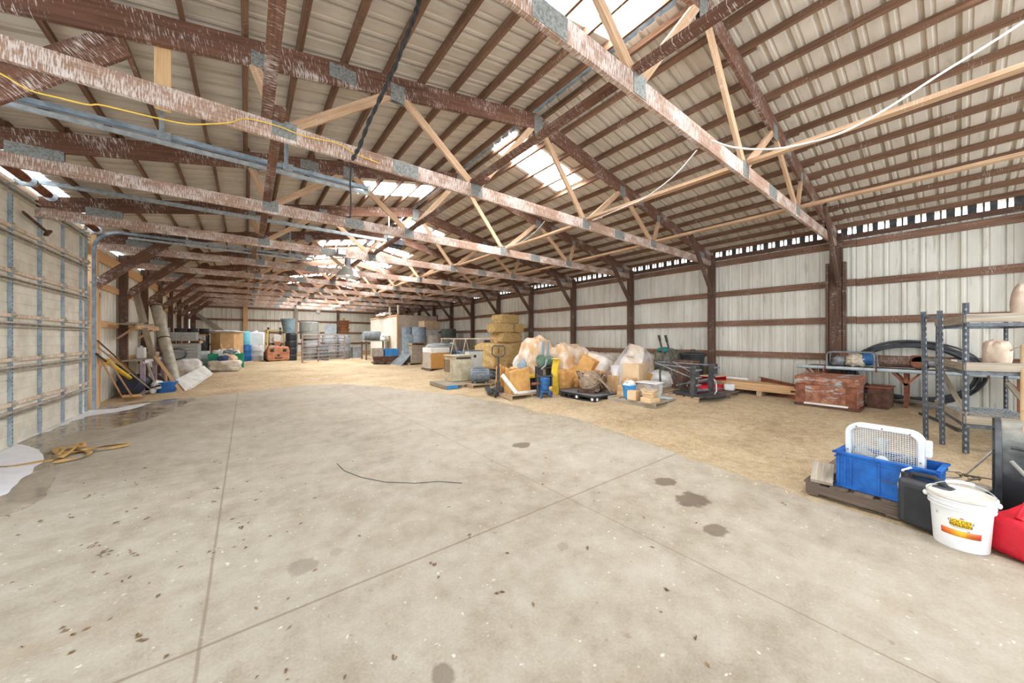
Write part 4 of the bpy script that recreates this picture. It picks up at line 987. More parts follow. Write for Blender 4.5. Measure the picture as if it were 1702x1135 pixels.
# wooden crate with wrap and tarp
q = at(716, 617)
CX_, CY_ = q.x + .47, q.y + .47
pallet('pallet under the strand board crate', (CX_, CY_, q.z - .02), 1.0, 1.0, 0, W_PALD)
OSB = plain('strand board', S(212, 164, 96), S(180, 128, 66), .85, 0, 28, .3)
t = thing('board_crate', 'strand board crate with a grey side and white wrapped top', 'crate', (CX_, CY_, q.z - .02 + PH))
b = MB(); b.box((0, -.44, .34), (.9, .03, .68)); b.build('front_panel', OSB, t, smooth=False)
b = MB(); b.box((-.44, 0, .34), (.03, .88, .68)); b.box((.44, 0, .34), (.03, .88, .68)); b.box((0, .44, .34), (.9, .03, .68)); b.build('side_panels', plain('grey board', S(190, 178, 164), S(168, 156, 142), .85), t, smooth=False)
b = MB(); b.box((-.0, 0, .80), (.93, .93, .24)); b.build('white_wrap', WHITEP, t, bevel=.03)
t = thing('grey_tarp', 'grey tarp heap on and behind the strand board crate', 'tarp', (CX_ + .25, CY_ + .1, q.z + PH + .905)); b = MB(); b.blob((.0, .0, .02), (.66, .5, .17), 5, .15, 2, 0, 36, .2, .18); b.build('cloth', plain('grey tarp', S(168, 172, 172), S(140, 146, 148), .8), t)
b = MB(); b.tube([(-.4, -.3, .05), (-.1, -.35, .12), (.3, -.3, .06)], .012, 6); b.build('rope', W_GREY, t)
# A frame pipe rack with things behind
A0 = Vector((8.0, 14.3, ground(8.0, 14.3)))
t = thing('pipe_rack', 'long pale pipe rack of A shaped legs with a top rail', 'rack', A0); PR = plain('pale pipe', S(222, 206, 188), S(190, 164, 144), .5, .1, 20)
R_ = [on_d(733, 563, 16.2) - A0, on_d(817, 563, 14.6) - A0]
b = MB(); b.tube(R_, .025, 8); b.build('top_rail', PR, t)
for f in (.02, .28, .52, .78):
    a = R_[0].lerp(R_[1], f); gz = -A0.z + ground(A0.x + a.x, A0.y + a.y)
    for s_ in (-.42, .42):
        d_ = Vector((R_[1].y - R_[0].y, -(R_[1].x - R_[0].x), 0)).normalized() * s_
        b = MB(); b.tube([a, Vector((a.x + d_.x, a.y + d_.y, gz))], .020, 8); b.build('leg', PR, t)
z = ground(9, 15)
t = thing('blue_tarp', 'folded light blue tarp low behind the pipe rack', 'tarp', (8.62, 14.7, ground(8.62, 14.7))); b = MB(); b.blob((0, 0, .3), (.9, .45, .34), 8, .12, 2, 0, 36, .5, .1); b.build('cloth', plain('blue tarp', S(120, 172, 220), S(92, 146, 204), .6), t); b = MB(); b.tube([(-.6, -.5, .3), (-.6, -.3, .62), (-.6, .3, .62)], .015, 6); b.build('tie', WHITE, t)
t = thing('slat_bundle', 'upright bundle of grey slats behind the pipe rack', 'slats bundle', (8.9, 15.6, ground(8.9, 15.6)))
b = MB()
for k in range(14): b.box((-.65 + .1 * k, .02 * (k % 2), .62), (.085, .05, 1.24))
b.build('slats', W_GREY, t, smooth=False); b = MB(); b.box((0, -.05, .5), (1.4, .02, .05)); b.build('strap', GREYM, t)
sack('black_heap', 'dark heap of black plastic beside the straw bales', (9.2, 13.6, ground(9.2, 13.6)), (.32, .4, .58), 17, BLACK, 'heap', .35, .2)
t = thing('green_tub', 'green plastic box between the blue tarp and the large bale', 'box', (8.55, 12.95, ground(8.55, 12.95))); b = MB(); b.box((0, 0, .34), (.34, .34, .66)); b.build('box_body', GREEN, t, bevel=.03); b = MB(); b.box((0, 0, .68), (.4, .4, .03)); b.build('lid', GREEN, t)
t = thing('grey_tarp', 'pale grey tarp heap behind the tarp covered crate', 'tarp', (8.0, 15.4, ground(8.0, 15.4))); b = MB(); b.blob((0, 0, .5), (.45, .5, .55), 15, .2, 2, 0, 36, .4, .15); b.build('cloth', bpy.data.materials['grey tarp'], t); b = MB(); b.tube([(-.3, -.5, .3), (0, -.4, .98), (.3, -.4, .5)], .012, 6); b.build('rope', W_GREY, t)

# ---------------------------------------------------------------- straw bales
STRAW = None
def straw_mat():
    m, b = base('straw', .95, 0, .1)
    v = coords(m, 'Object', (7, 7, 60)); v2 = coords(m, 'Object', (60, 60, 9))
    a = nz(m, v, 1, 4, .7, 1.2); c2 = nz(m, v2, 1, 3, .6, .8)
    k = mth(m, 'ADD', mth(m, 'MULTIPLY', a, .6), mth(m, 'MULTIPLY', c2, .4))
    m.node_tree.links.new(ramp(m, k, [(.36, S(188, 150, 92)), (.5, S(226, 192, 132)), (.64, S(246, 226, 178))]), b.inputs['Base Color']); bump(m, b, k, 1.0, .04); return m
STRAW = straw_mat()
def bale(label, loc, s, rz, seed, strings=2, group=None):
    t = thing('straw_bale', label, 'bale', loc, rz, group); rr = random.Random(seed)
    b = MB(); b.blob((0, 0, s[2] / 2), (s[0] / 2, s[1] / 2, s[2] / 2), seed, .10, 2.5, 0, 80, .80, .09); b.build('bale_body', STRAW, t, angle=70)
    b = MB()
    for k in range(int(260 * s[0] * s[2] / .4)):          # stray stems on the faces
        f = rr.choice((0, 0, 1, 2)); 
        if f == 0: p = Vector((rr.uniform(-.46, .46) * s[0], -s[1] * .485, rr.uniform(.06, .94) * s[2])); d = Vector((rr.uniform(-1, 1), rr.uniform(-.5, .1), rr.uniform(-.5, .5)))
        elif f == 1: p = Vector((-s[0] * .485, rr.uniform(-.46, .46) * s[1], rr.uniform(.06, .94) * s[2])); d = Vector((rr.uniform(-.5, .1), rr.uniform(-1, 1), rr.uniform(-.5, .5)))
        else: p = Vector((rr.uniform(-.46, .46) * s[0], rr.uniform(-.46, .46) * s[1], s[2] * .985)); d = Vector((rr.uniform(-1, 1), rr.uniform(-1, 1), rr.uniform(0, .5)))
        b.bar(p, p + d.normalized() * rr.uniform(.04, .11), .005, .003)
    o = b.build('loose_stems', STRAW, t, smooth=False); o['kind'] = 'stuff'
    for k in range(strings):
        y = -s[1] / 2 + s[1] * (k + 1) / (strings + 1); e = .50
        b = MB(); b.tube([(-s[0] * e, y, .02), (-s[0] * e, y, s[2] * .98), (s[0] * e, y, s[2] * .98), (s[0] * e, y, .02)], .005, 5); b.build('twine', W_GREY, t)
    return t
hz = ground(8.5, 11.6)
hx, hy = 8.45, 11.75
bale('large square straw bale on the ground under the small bales', (hx, hy, hz), (1.75, 1.5, 1.08), .0, 1, 4)
bale('small straw bale lying lowest on the large bale', (hx + .22, hy - .1, hz + 1.075), (1.15, .8, .42), .05, 2)
bale('small straw bale in the middle tier, left one with its end outward', (hx - .12, hy - .15, hz + 1.49), (.95, .72, .38), -.12, 3)
bale('small straw bale in the middle tier, right one against its neighbour', (hx + .62, hy - .1, hz + 1.49), (.48, .85, .38), .1, 4)
bale('small straw bale topmost of the bale pile', (hx + .20, hy - .08, hz + 1.865), (1.0, .7, .38), .08, 5)

# ---------------------------------------------------------------- cabinet pallet group
bp = at(745, 648)
t = pallet('weathered pallet with one blue painted block, under the beige cabinet', (bp.x + .56, bp.y + .68, bp.z), 1.15, 1.3, -.06, W_GREY)
b = MB(); b.box((-.36, -.655, .062), (.35, .03, .1)); o = b.build('blue_block', BLUEL, t, smooth=False); o['label'] = 'bright blue painted block'
q = at(752, 635, PH); q.x += .36; q.y += .31; q.z = bp.z + PH + .002
t = thing('metal_cabinet', 'dented beige metal cabinet standing on the blue marked pallet', 'cabinet', q, -.03)
BEIGE = plain('dusty beige enamel', S(208, 196, 168), S(176, 160, 130), .55, 0, 5)
b = MB(); b.box((0, 0, .41), (.70, .58, .82)); b.build('cabinet_body', BEIGE, t, bevel=.015)
for sx in (-.165, .175): b = MB(); b.box((sx, -.296, .36), (.32, .016, .68)); b.build('front_panel', plain('pale beige enamel', S(216, 208, 184), S(188, 174, 144), .5, 0, 4), t, bevel=.005)
b = MB(); b.box((0, 0, .835), (.76, .64, .035)); b.build('top_rim', BEIGE, t, bevel=.012)
b = MB(); b.box((.06, -.30, .755), (.52, .02, .05)); b.build('vent_slot', BLACK, t)
b = MB()
for k in range(5): b.box((-.355, -.1 + .09 * k, .5), (.012, .03, .4))
b.build('side_louvre', RUSTD, t, smooth=False)
t = thing('white_panel_box', 'white enamel appliance panel standing right of the beige cabinet', 'appliance', at(791, 629) + Vector((0, .15, 0))); b = MB(); b.box((0, 0, .50), (.58, .3, .96)); b.build('appliance_body', WHITE, t, bevel=.02)
b = MB(); b.lathe([(.001, .0), (.05, .0), (.055, .03), (.001, .03)], 16, (-.05, -.15, .80), Matrix.Rotation(pi / 2, 3, 'X')); b.build('round_port', RUSTD, t); b = MB(); b.box((0, 0, 1.0), (.62, .34, .03)); b.build('top_edge', GREYM, t)
# second pallet with electric motors
q2 = at(775, 647)
pallet('tan pallet carrying the two grey electric motors', (q2.x + .80, q2.y + .30, q2.z), 1.25, 1.0, -.1, W_PAL)
def motor(label, loc, r, L, rz):
    t = thing('electric_motor', label, 'motor', loc, rz); zc = r + .05; ax = Matrix.Rotation(pi / 2, 3, 'Y')
    b = MB(); b.lathe([(.001, -L / 2), (r * .8, -L / 2), (r, -L / 2 + .04), (r, L / 2 - .04), (r * .82, L / 2), (.001, L / 2)], 26, (0, 0, zc), ax)
    for k in range(14): a = 2 * pi * k / 14; b.bar((-L * .36, (r + .008) * cos(a), zc + (r + .008) * sin(a)), (L * .36, (r + .008) * cos(a), zc + (r + .008) * sin(a)), .012, .02, (0, cos(a), sin(a)))
    b.build('motor_housing', plain('blue grey motor paint', S(138, 148, 156), S(106, 116, 126), .5, .1, 12) if 'blue grey motor paint' not in bpy.data.materials else bpy.data.materials['blue grey motor paint'], t)
    b = MB(); b.cyl((L / 2 - .01, 0, zc), (L / 2 + .09, 0, zc), .022, n=12); b.build('shaft', GALV, t)
    b = MB(); b.box((0, r * .2, zc + r + .02), (L * .35, r * .7, .09)); b.build('terminal_box', GREYM, t, bevel=.01)
    for sx in (-.28, .28): b = MB(); b.box((sx * L, 0, .03), (.06, r * 1.9, .06)); b.build('foot', GREYM, t)
    return t
motor('large grey electric motor lying at the front of the tan pallet', (q2.x + .62, q2.y + .22, q2.z + PH), .20, .62, -.5)
motor('smaller grey electric motor at the back of the tan pallet', (q2.x + .86, q2.y + .66, q2.z + PH), .17, .45, .3)
b = MB(); rr = random.Random(9)
for k in range(46): 
    p = Vector((rr.gauss(0, .16), rr.gauss(0, .16), 0)); h = max(0.03, .40 - 1.1 * p.length); z = rr.uniform(0, h); d = Vector((rr.uniform(-1, 1), rr.uniform(-1, 1), rr.uniform(-.4, .6))) * .09
    b.tube([Vector((p.x, p.y, z + .05)), Vector((p.x, p.y, z + .05)) + d], rr.uniform(.015, .035), 7)
b.blob((0, 0, .12), (.3, .3, .2), 2, .3, 2.5, 0, 24, 0, .3)
tag(b.build('scrap_fittings', plain('slate scrap', S(112, 122, 132), S(78, 84, 92), .6, .2, 12), loc=(q2.x + 1.45, q2.y + 1.0, ground(q2.x + 1.4, q2.y + 1))), 'heap of slate grey metal fittings behind the pallet jack', 'scrap', kind='stuff')
# pallet jack
j = at(828, 660)
t = thing('pallet_jack', 'black pallet jack with a loop handle standing before the paper bag', 'pallet jack', j, -.5)
b = MB(); b.tube([(0, 0, .28), (0, -.03, .70), (0, -.07, 1.06)], .022, 10); b.tube([(0, -.005, .22), (0, -.045, .80)], .036, 10); b.build('tow_bar', BLACKM, t)
b = MB(); b.tube([(0, -.07, 1.05), (-.10, -.075, 1.06), (-.165, -.08, 1.12), (-.165, -.09, 1.28), (-.12, -.095, 1.33), (.12, -.095, 1.33), (.165, -.09, 1.28), (.165, -.08, 1.12), (.10, -.075, 1.06), (0, -.07, 1.05)], .017, 8); b.build('loop_handle', BLACKM, t)
b = MB(); b.box((.0, -.085, 1.22), (.02, .02, .16)); b.build('lever', BLACK, t)
b = MB(); b.cyl((0, 0, .12), (0, 0, .40), .06, n=14); b.box((0, .02, .22), (.22, .12, .10)); b.build('pump', BLACKM, t, bevel=.01)
for sx in (-.075, .075): b = MB(); b.cyl((sx - .03, 0, .09), (sx + .03, 0, .09), .09, n=20); b.mat(1); b.cyl((sx - .032, 0, .09), (sx + .032, 0, .09), .045, n=14); b.build('wheel', [RUBBER, GREYM], t)
b = MB(); b.box((0, .12, .16), (.36, .08, .12)); b.build('frame', BLACKM, t, bevel=.01)
for sx in (-.19, .19): b = MB(); b.bar((sx, .15, .10), (sx, 1.2, .10), .15, .05); b.build('fork', BLACKM, t, smooth=False)
# low pallet with white frame, paper bag, yellow lid tote
q3 = at(848, 667)
pallet('low worn pallet under the white frame and paper bag', (q3.x + .72, q3.y + .42, q3.z), 1.25, .95, -.12, W_PAL)
t = thing('sash', 'white angled window frame leaning on the low pallet', 'frame', (q3.x + .28, q3.y + .12, q3.z + PH), -.1)
b = MB(); b.bar((-.38, .05, .50), (0, 0, .03), .10, .05, (0, -1, .2)); b.build('upright_side', WHITE, t, smooth=False); b = MB(); b.bar((0, 0, .03), (1.0, .1, .03), .10, .05); b.build('bottom_side', WHITE, t, smooth=False)
t = thing('paper_bag', 'open brown paper bag standing inside the white frame', 'bag', (q3.x + .52, q3.y + .38, q3.z + PH), -.15)
def paper_bag(t, w, d, h, seed, m):
    b = MB(); N = 32; M_ = 10; vs = []
    for jz in range(M_ + 1):
        f = jz / M_
        for i in range(N):
            a = 2 * pi * i / N; c, s = cos(a), sin(a); k = 1 / max(abs(c), abs(s)); x, y = c * (k * .8 + .2), s * (k * .8 + .2)
            w_ = mnoise.noise(Vector((x * 2, y * 2, f * 3 + seed))) * .10 + (.1 * f * f * (1 if i % 16 < 8 else -.4))
            top = mnoise.noise(Vector((a * 1.4, seed, 0))) * .16 * f
            vs.append(Vector((x * w / 2 * (1 + w_), y * d / 2 * (1 + w_ - .25 * f), h * (f + top))))
    fs = [(jz * N + i, jz * N + (i + 1) % N, (jz + 1) * N + (i + 1) % N, (jz + 1) * N + i) for jz in range(M_) for i in range(N)] + [tuple(range(N))[::-1]]
    b.add(vs, fs); o = b.build('bag_body', m, t, angle=30); md = o.modifiers.new('thick', 'SOLIDIFY'); md.thickness = .006
paper_bag(t, .62, .40, .62, 3, KRAFT)
b = MB(); b.blob((0, 0, .22), (.26, .15, .2), 4, .2, 2, 0, 24, .4, .1); b.build('contents', CARD, t)
t = thing('paper_bag', 'small folded brown paper bag beside the scrap fittings', 'bag', (q3.x + .42, q3.y + .95, ground(q3.x + .4, q3.y + .95)), .3); paper_bag(t, .30, .22, .75, 6, KRAFT); b = MB(); b.blob((0, 0, .2), (.12, .08, .2), 4, .2, 2, 0, 20, .4, .1); b.build('contents', CARD, t)
t = thing('lidded_tote', 'black tote with a bright yellow lid beside the paper bag', 'tote', (q3.x + 1.12, q3.y + .55, q3.z + PH), -.1)
b = MB(); b.prism([(-.25, -.20), (.25, -.20), (.25, .20), (-.25, .20)], 0, .34); b.build('tote_body', BLACK, t, bevel=.02); b = MB(); b.box((0, 0, .355), (.62, .50, .03)); b.box((0, 0, .385), (.54, .42, .035)); b.build('lid', YELLOW, t, bevel=.012); b = MB(); b.tube([(.05, -.24, .2), (.0, -.29, .3), (.05, -.28, .42), (.15, -.2, .46)], .008, 6); b.build('cord', BLACK, t)
# heaped white and tan bags behind
def bag_at(name, label, px, py, d, rad, seed, m, tie=False, cat='bag', wrap=False, sq=.4, fold=.12):
    p = on_d(px, py, d); g = ground(p.x, p.y); r3 = (p.z - g) / 1.72 if rad[2] is None else rad[2]
    t = sack(name, label, (p.x, p.y, g if rad[2] is None else p.z - rad[2] * 1.75), (rad[0], rad[1], r3), seed, m, cat, .2, fold, sq, 1.6, None, 0, tie)
    if wrap:
        b = MB(); b.blob((0, 0, r3 * .9), (rad[0] * 1.06, rad[1] * 1.06, r3 * 1.05), seed, .2, 1.6, 0.0, 40, sq, fold * .8); b.build('plastic_wrap', WRAP, t, angle=70)
    return t
bag_at('bulk_bag', 'tall white and tan bulk bag standing before the straw bales', 893, 568, 9.9, (.40, .40, None), 41, BAGM, False, sq=.55, fold=.16)
bag_at('bulk_bag', 'smaller white crumpled bag left of the tall bulk bag', 872, 592, 10.3, (.28, .3, None), 42, BAGW)
bag_at('blue_cloth', 'pale blue grey cloth hanging at the left of the tall bulk bag', 868, 602, 9.45, (.12, .14, None), 47, plain('blue grey cloth', S(160, 174, 184), S(136, 152, 164), .9), cat='cloth')
bag_at('cloth_heap', 'brown cloth heap left of the pale blue cloth', 856, 612, 9.55, (.16, .2, None), 48, BAGT, cat='cloth', fold=.3)
bag_at('bulk_bag', 'large tan wrapped bulk bag behind the yellow belt guard', 940, 577, 9.95, (.56, .42, None), 43, BAGM, sq=.6, fold=.14)
bag_at('paper_sack', 'stuffed brown paper sack low behind the yellow belt guard', 938, 616, 9.35, (.30, .25, None), 44, KRAFT, cat='sack', fold=.25)
bag_at('paper_sack', 'stuffed brown paper sack left of the wire tangle', 962, 610, 9.45, (.28, .25, None), 45, KRAFT, cat='sack', fold=.25)
bag_at('paper_sack', 'torn brown paper sack leaning behind the black pallet', 976, 616, 9.1, (.2, .2, None), 49, KRAFT, cat='sack', fold=.35)
q = at(958, 652); pallet('small low pallet under the brown paper sacks', (q.x - .15, q.y - .02, q.z - .02), .7, .5, -.1, W_PALD, nb=5)
# blue hydraulic pump
p = at(905, 661)
t = thing('hydraulic_pump', 'blue painted hydraulic pump on a little blue stand', 'pump', p, -.35)
b = MB(); b.lathe([(.001, .18), (.125, .18), (.14, .22), (.14, .48), (.12, .52), (.001, .52)], 24); 
for k in range(6): b.lathe([(.14, .235 + .045 * k), (.148, .24 + .045 * k), (.148, .25 + .045 * k), (.14, .255 + .045 * k)], 24)
b.build('pump_body', BLUEP, t)
b = MB()
for sx in (-.12, .12):
    for sy in (-.1, .1): b.bar((sx * .8, sy * .8, .18), (sx * 1.2, sy * 1.2, 0), .04, .04)
b.box((0, 0, .17), (.3, .26, .04)); b.build('stand', BLUEP, t, smooth=False)
for sx in (-.19, .19): b = MB(); b.bar((sx, 0, .06), (sx, 0, .60), .03, .06, (0, 1, 0)); b.build('side_bar', BLACKM, t, smooth=False)
b = MB(); b.box((0, 0, .54), (.42, .1, .03)); b.build('top_bar', BLACKM, t); b = MB(); b.cyl((-.34, 0, .36), (-.14, 0, .36), .035, n=12); b.build('outlet_pipe', RUST, t); b = MB(); b.lathe([(.001, 0), (.05, 0), (.06, .04), (.001, .06)], 14, (.1, -.14, .25), Matrix.Rotation(pi / 2, 3, 'X')); b.build('valve', plain('brass', S(196, 160, 96), None, .4, .3), t)
# yellow belt guard with green pump behind
p = at(924, 656)
t = thing('belt_guard', 'tall curved yellow belt guard standing right of the blue pump', 'belt guard', p, .25)
b = MB(); pts = [(.02 - .10 * sin(pi * k / 16) + .02 * k / 16, .92 * k / 16) for k in range(17)]
for k in range(16): b.bar((pts[k][0], 0, pts[k][1]), (pts[k + 1][0], 0, pts[k + 1][1] + .004), .16, .02, (1, 0, 0))
b.build('guard_strip', YELLOW, t, smooth=False); b = MB()
for s_ in (-.08, .08):
    pl = [(x + .0, s_, z) for x, z in pts]; 
    for k in range(16): b.bar(pl[k], pl[k + 1], .012, .06, (1, 0, 0))
b.build('guard_flange', YELLOW, t, smooth=False); b = MB(); b.box((.0, 0, .93), (.16, .17, .02)); b.build('top_cap', plain('pale yellow', S(240, 226, 150), None, .5), t)
p = on_d(907, 602, 9.25)
t = thing('green_pump', 'dark green pump with a grey pipe arm, above the yellow lid tote', 'pump', (p.x, p.y, ground(p.x, p.y)))
for sx in (-.2, .2): b = MB(); b.box((sx, .05, .33), (.06, .25, .66)); b.build('stand_leg', BLACKM, t)
b = MB(); b.box((0, 0, .68), (.5, .3, .05)); b.build('base_plate', BLACKM, t); GRN = plain('green machine paint', S(112, 140, 122), S(78, 104, 88), .6, 0, 9)
b = MB(); b.lathe([(.001, -.16), (.12, -.16), (.14, -.12), (.14, .12), (.12, .16), (.001, .16)], 22, (.06, 0, .83), Matrix.Rotation(pi / 2, 3, 'Y')); b.build('pump_body', GRN, t); b = MB(); b.lathe([(.001, -.04), (.16, -.04), (.16, .04), (.001, .04)], 22, (-.17, 0, .86), Matrix.Rotation(pi / 2, 3, 'Y')); b.build('flange', GRN, t)
b = MB(); b.tube([(-.1, -.15, .9), (-.3, -.3, .75), (-.5, -.38, .68)], .022, 8); b.build('pipe_arm', GALV, t)
for sx in (-.06, .12): b = MB(); b.bar((sx, .05, .95), (sx + .02, .05, 1.38), .07, .04, (0, 1, 0)); b.build('strap', plain('grey blue strap', S(150, 166, 180), None, .8), t, smooth=False)

# ---------------------------------------------------------------- black pallet with wire wrapped engine
q = at(1003, 667)
t = thing('plastic_pallet', 'black plastic pallet with grey deck in front of the engine', 'pallet', (q.x + .22, q.y + .55, q.z), -.02)
b = MB(); b.box((0, 0, .125), (1.0, 1.1, .03)); b.build('deck', plain('dusty grey deck', S(120, 120, 118), S(92, 92, 92), .7), t, bevel=.006); b = MB()
for sx in (-.42, 0, .42):
    for sy in (-.47, 0, .47): b.box((sx, sy, .06), (.15, .15, .11))
for sx in (-.42, 0, .42): b.box((sx, 0, .012), (.13, 1.08, .022))
b.box((0, -.545, .11), (1.0, .012, .05)); b.box((-.497, 0, .11), (.012, 1.1, .05)); b.build('block', BLACK, t, bevel=.008)
b = MB()
for sy in (-.47, 0): b.cyl((-.503, sy, .06), (-.496, sy, .06), .035, n=14)
b.cyl((-.42, -.552, .06), (-.42, -.546, .06), .035, n=14); b.build('marking', WHITEP, t)
t = thing('engine_block', 'rusty brown engine wrapped in a tangle of hoses and wires', 'engine', (q.x + .26, q.y + .55, q.z + .14), .35); t.scale = (1.22, 1.22, 1.15)
ENG = plain('oily brown engine', S(190, 168, 146), S(138, 116, 98), .7, .05, 9)
b = MB(); b.lathe([(.001, -.26), (.13, -.26), (.19, -.2), (.20, .1), (.16, .22), (.001, .24)], 24, (0, 0, .22), Matrix.Rotation(pi / 2, 3, 'Y')); b.build('engine_body', ENG, t)
b = MB(); b.lathe([(.001, .0), (.11, 0), (.12, .05), (.05, .07), (.001, .07)], 20, (.24, 0, .2), Matrix.Rotation(pi / 2, 3, 'Y')); b.build('flywheel', GALV, t)
b = MB(); b.box((-.05, .02, .03), (.5, .34, .06)); b.box((.1, -.16, .1), (.16, .1, .14)); b.build('engine_base', RUSTD, t, bevel=.01)
HOSE = plain('brown hose', S(172, 150, 130), S(120, 100, 86), .7)
rr = random.Random(12)
for k in range(9):
    b = MB(); pts = []; ph = rr.uniform(0, 6); rx, ry, rz_ = rr.uniform(.22, .38), rr.uniform(.2, .3), rr.uniform(.12, .24)
    for i in range(18): a = ph + 2 * pi * i / 18 * rr.choice((.55, .8)); pts.append((rx * cos(a) - .05, ry * sin(a), max(.03, .24 + rz_ * sin(a * 1.5 + k))))
    pts = [pts[0]] + [tuple((pts[i][c] + pts[i - 1][c]) / 2 for c in range(3)) for i in range(1, 18)]
    b.tube(pts, .012, 6); b.build('hose', HOSE, t)
for a0, a1 in (((-.38, -.2, .42), (-.05, -.42, .0)), ((-.42, .0, .5), (.0, -.46, .02)), ((.3, -.3, .05), (.44, .1, .32))): b = MB(); b.tube([a0, tuple((a0[i] + a1[i]) / 2 + .02 for i in range(3)), a1], .016, 7); b.build('pipe', ENG, t)

# ---------------------------------------------------------------- wooden pallet with bucket, boxes and clear tote
q = at(1088, 681)
WPX, WPY, WPZ = q.x + .55, q.y + .58, q.z
PZ = WPZ + PH
pallet('grey wooden pallet carrying the blue bucket and cardboard boxes', (WPX, WPY, WPZ), 1.05, 1.15, .0, W_GREY)
def on_pal(px, py): 
    r = ray(px, py); t_ = (PZ - CAM_H) / r.z; return Vector((r.x * t_, r.y * t_, PZ))
p = on_pal(1043, 663); p.x += .14; p.y += .05
t = tub('bucket', 'bright blue bucket on the front left of the grey pallet', p, .145, .28, BLUEL, 'bucket', .115)
b = MB(); b.tube([(-.15, 0, .25), (-.13, -.10, .17), (0, -.15, .13), (.13, -.10, .17), (.15, 0, .25)], .004, 5); b.build('bail_handle', GALV, t)
sack('white_bag', 'white bag heaped in the blue bucket', (p.x, p.y, p.z + .20), (.115, .115, .10), 52, BAGW, 'bag', .3, .2)
p = on_pal(1054, 666); p.x += .11; p.y += .08
carton('small pale cardboard box right of the blue bucket', p, (.20, .2, .20), .05, CARDL)
p = on_pal(1079, 669); p.x += .07; p.y += .02
carton('flat pale carton at the front of the grey pallet', p, (.32, .24, .10), -.1, CARDL)
carton('torn open pale carton on top of the flat front carton', (p.x + .02, p.y + .02, p.z + .102), (.26, .2, .10), .2, CARDL, True)
p = Vector((WPX + .22, WPY - .02, PZ))
t = thing('clear_tote', 'cloudy clear plastic tote with a lid on the grey pallet', 'tote', p, .03)
b = MB(); b.prism([(-.17, -.22), (.17, -.22), (.17, .22), (-.17, .22)], 0, .30); b.build('tote_body', CLEAR, t, smooth=False, bevel=.02); b = MB(); b.box((0, 0, .31), (.40, .50, .025)); b.build('lid', WHITEP, t, bevel=.01); b = MB(); b.box((0, 0, .1), (.28, .36, .18)); b.build('contents', CARDL, t)
carton('wide tan carton lying behind the pale cardboard box', (WPX - .22, WPY + .28, PZ), (.34, .30, .13), 0, CARD)
carton('second tan carton lying on the wide tan carton', (WPX - .20, WPY + .28, PZ + .132), (.36, .30, .12), .06, CARD)
carton('orange topped box at the right edge of the grey pallet', (WPX + .43, WPY + .30, PZ), (.12, .2, .24), 0, ORANGE)
carton('brown carton standing behind the clear tote', (WPX + .12, WPY + .42, PZ), (.26, .22, .38), .1, CARD)
b = MB(); b.box((0, 0, .01), (.3, .3, .02)); tag(b.build('blue_sheet', plain('pale blue plastic sheet', S(196, 214, 226), None, .4), loc=(WPX + .30, WPY - .36, PZ), smooth=False), 'pale blue white plastic sheet on the front right of the grey pallet', 'sheet')
# behind it: cardboard heaps under clear film
import bmesh
def hull(name, pts, m, parent, grow=.02, seed=0):
    bm = bmesh.new(); c = sum(pts, Vector()) / len(pts)
    for p in pts: bm.verts.new(p + (p - c).normalized() * grow)
    bmesh.ops.convex_hull(bm, input=bm.verts)
    bmesh.ops.delete(bm, geom=[v for v in bm.verts if not v.link_faces], context='VERTS')
    bmesh.ops.triangulate(bm, faces=bm.faces)
    bmesh.ops.subdivide_edges(bm, edges=bm.edges, cuts=5, use_grid_fill=True)
    for v in bm.verts:
        n_ = mnoise.noise(v.co * 4 + Vector((seed, 0, 0))); k_ = abs(mnoise.noise(v.co * 9 + Vector((0, seed, 0))))
        v.co += (v.co - c).normalized() * (-.035 * abs(n_) + .02 * k_)
        if v.co.z < .01: v.co.z = .01
    me = bpy.data.meshes.new(name); bm.to_mesh(me); bm.free(); me.materials.append(m)
    me.polygons.foreach_set('use_smooth', [True] * len(me.polygons)); me.update(); me.set_sharp_from_angle(angle=radians(50))
    o = bpy.data.objects.new(name, me); COL.objects.link(o); o.parent = parent; return o
def heap(label, loc, boxes, seed, cover=None):
    """boxes: (x, y, z0, sx, sy, sz, rz, tilt, material)"""
    t = thing('wrapped_heap', label, 'heap', loc); pts = []
    for k, (x, y, z0, sx, sy, sz, rz_, ti, m) in enumerate(boxes):
        R_m = Matrix.Rotation(rz_, 3, 'Z') @ Matrix.Rotation(ti, 3, 'X'); c = Vector((x, y, z0 + sz / 2))
        b = MB(); b.obox(c, R_m @ Vector((sx / 2, 0, 0)), R_m @ Vector((0, sy / 2, 0)), R_m @ Vector((0, 0, sz / 2))); b.build('carton', m, t, smooth=False, bevel=.008)
        if cover is None or k in cover:
            for a in (-1, 1):
                for bb in (-1, 1):
                    for cc in (-1, 1): pts.append(c + R_m @ Vector((a * sx / 2, bb * sy / 2, cc * sz / 2)))
    hull('film_wrap', pts, WRAP, t, .02, seed); return t
p = on_d(1060, 640, 8.95); hz_ = ground(p.x, p.y)
heap('tallest heap of cartons tented under clear film before the wall post', (p.x, p.y, hz_), [(-.38, -.1, 0, .5, .5, .42, .2, 0, CARD), (.2, -.2, 0, .55, .5, .40, -.3, 0, KRAFT), (.45, .3, 0, .5, .5, .36, .1, 0, CARD), (-.1, .35, 0, .6, .5, .45, 0, 0, CARD),
     (-.2, .0, .43, .5, .45, .36, .5, .1, CARDL), (.28, .08, .42, .46, .42, .32, -.4, -.15, CARD), (.02, .08, .80, .38, .34, .30, .7, .25, CARDL), (.62, -.15, 0, .3, .34, .3, .6, .3, KRAFT)], 3, (3, 4, 5, 6, 2, 0))
p = on_d(1003, 640, 9.3); hz_ = ground(p.x, p.y)
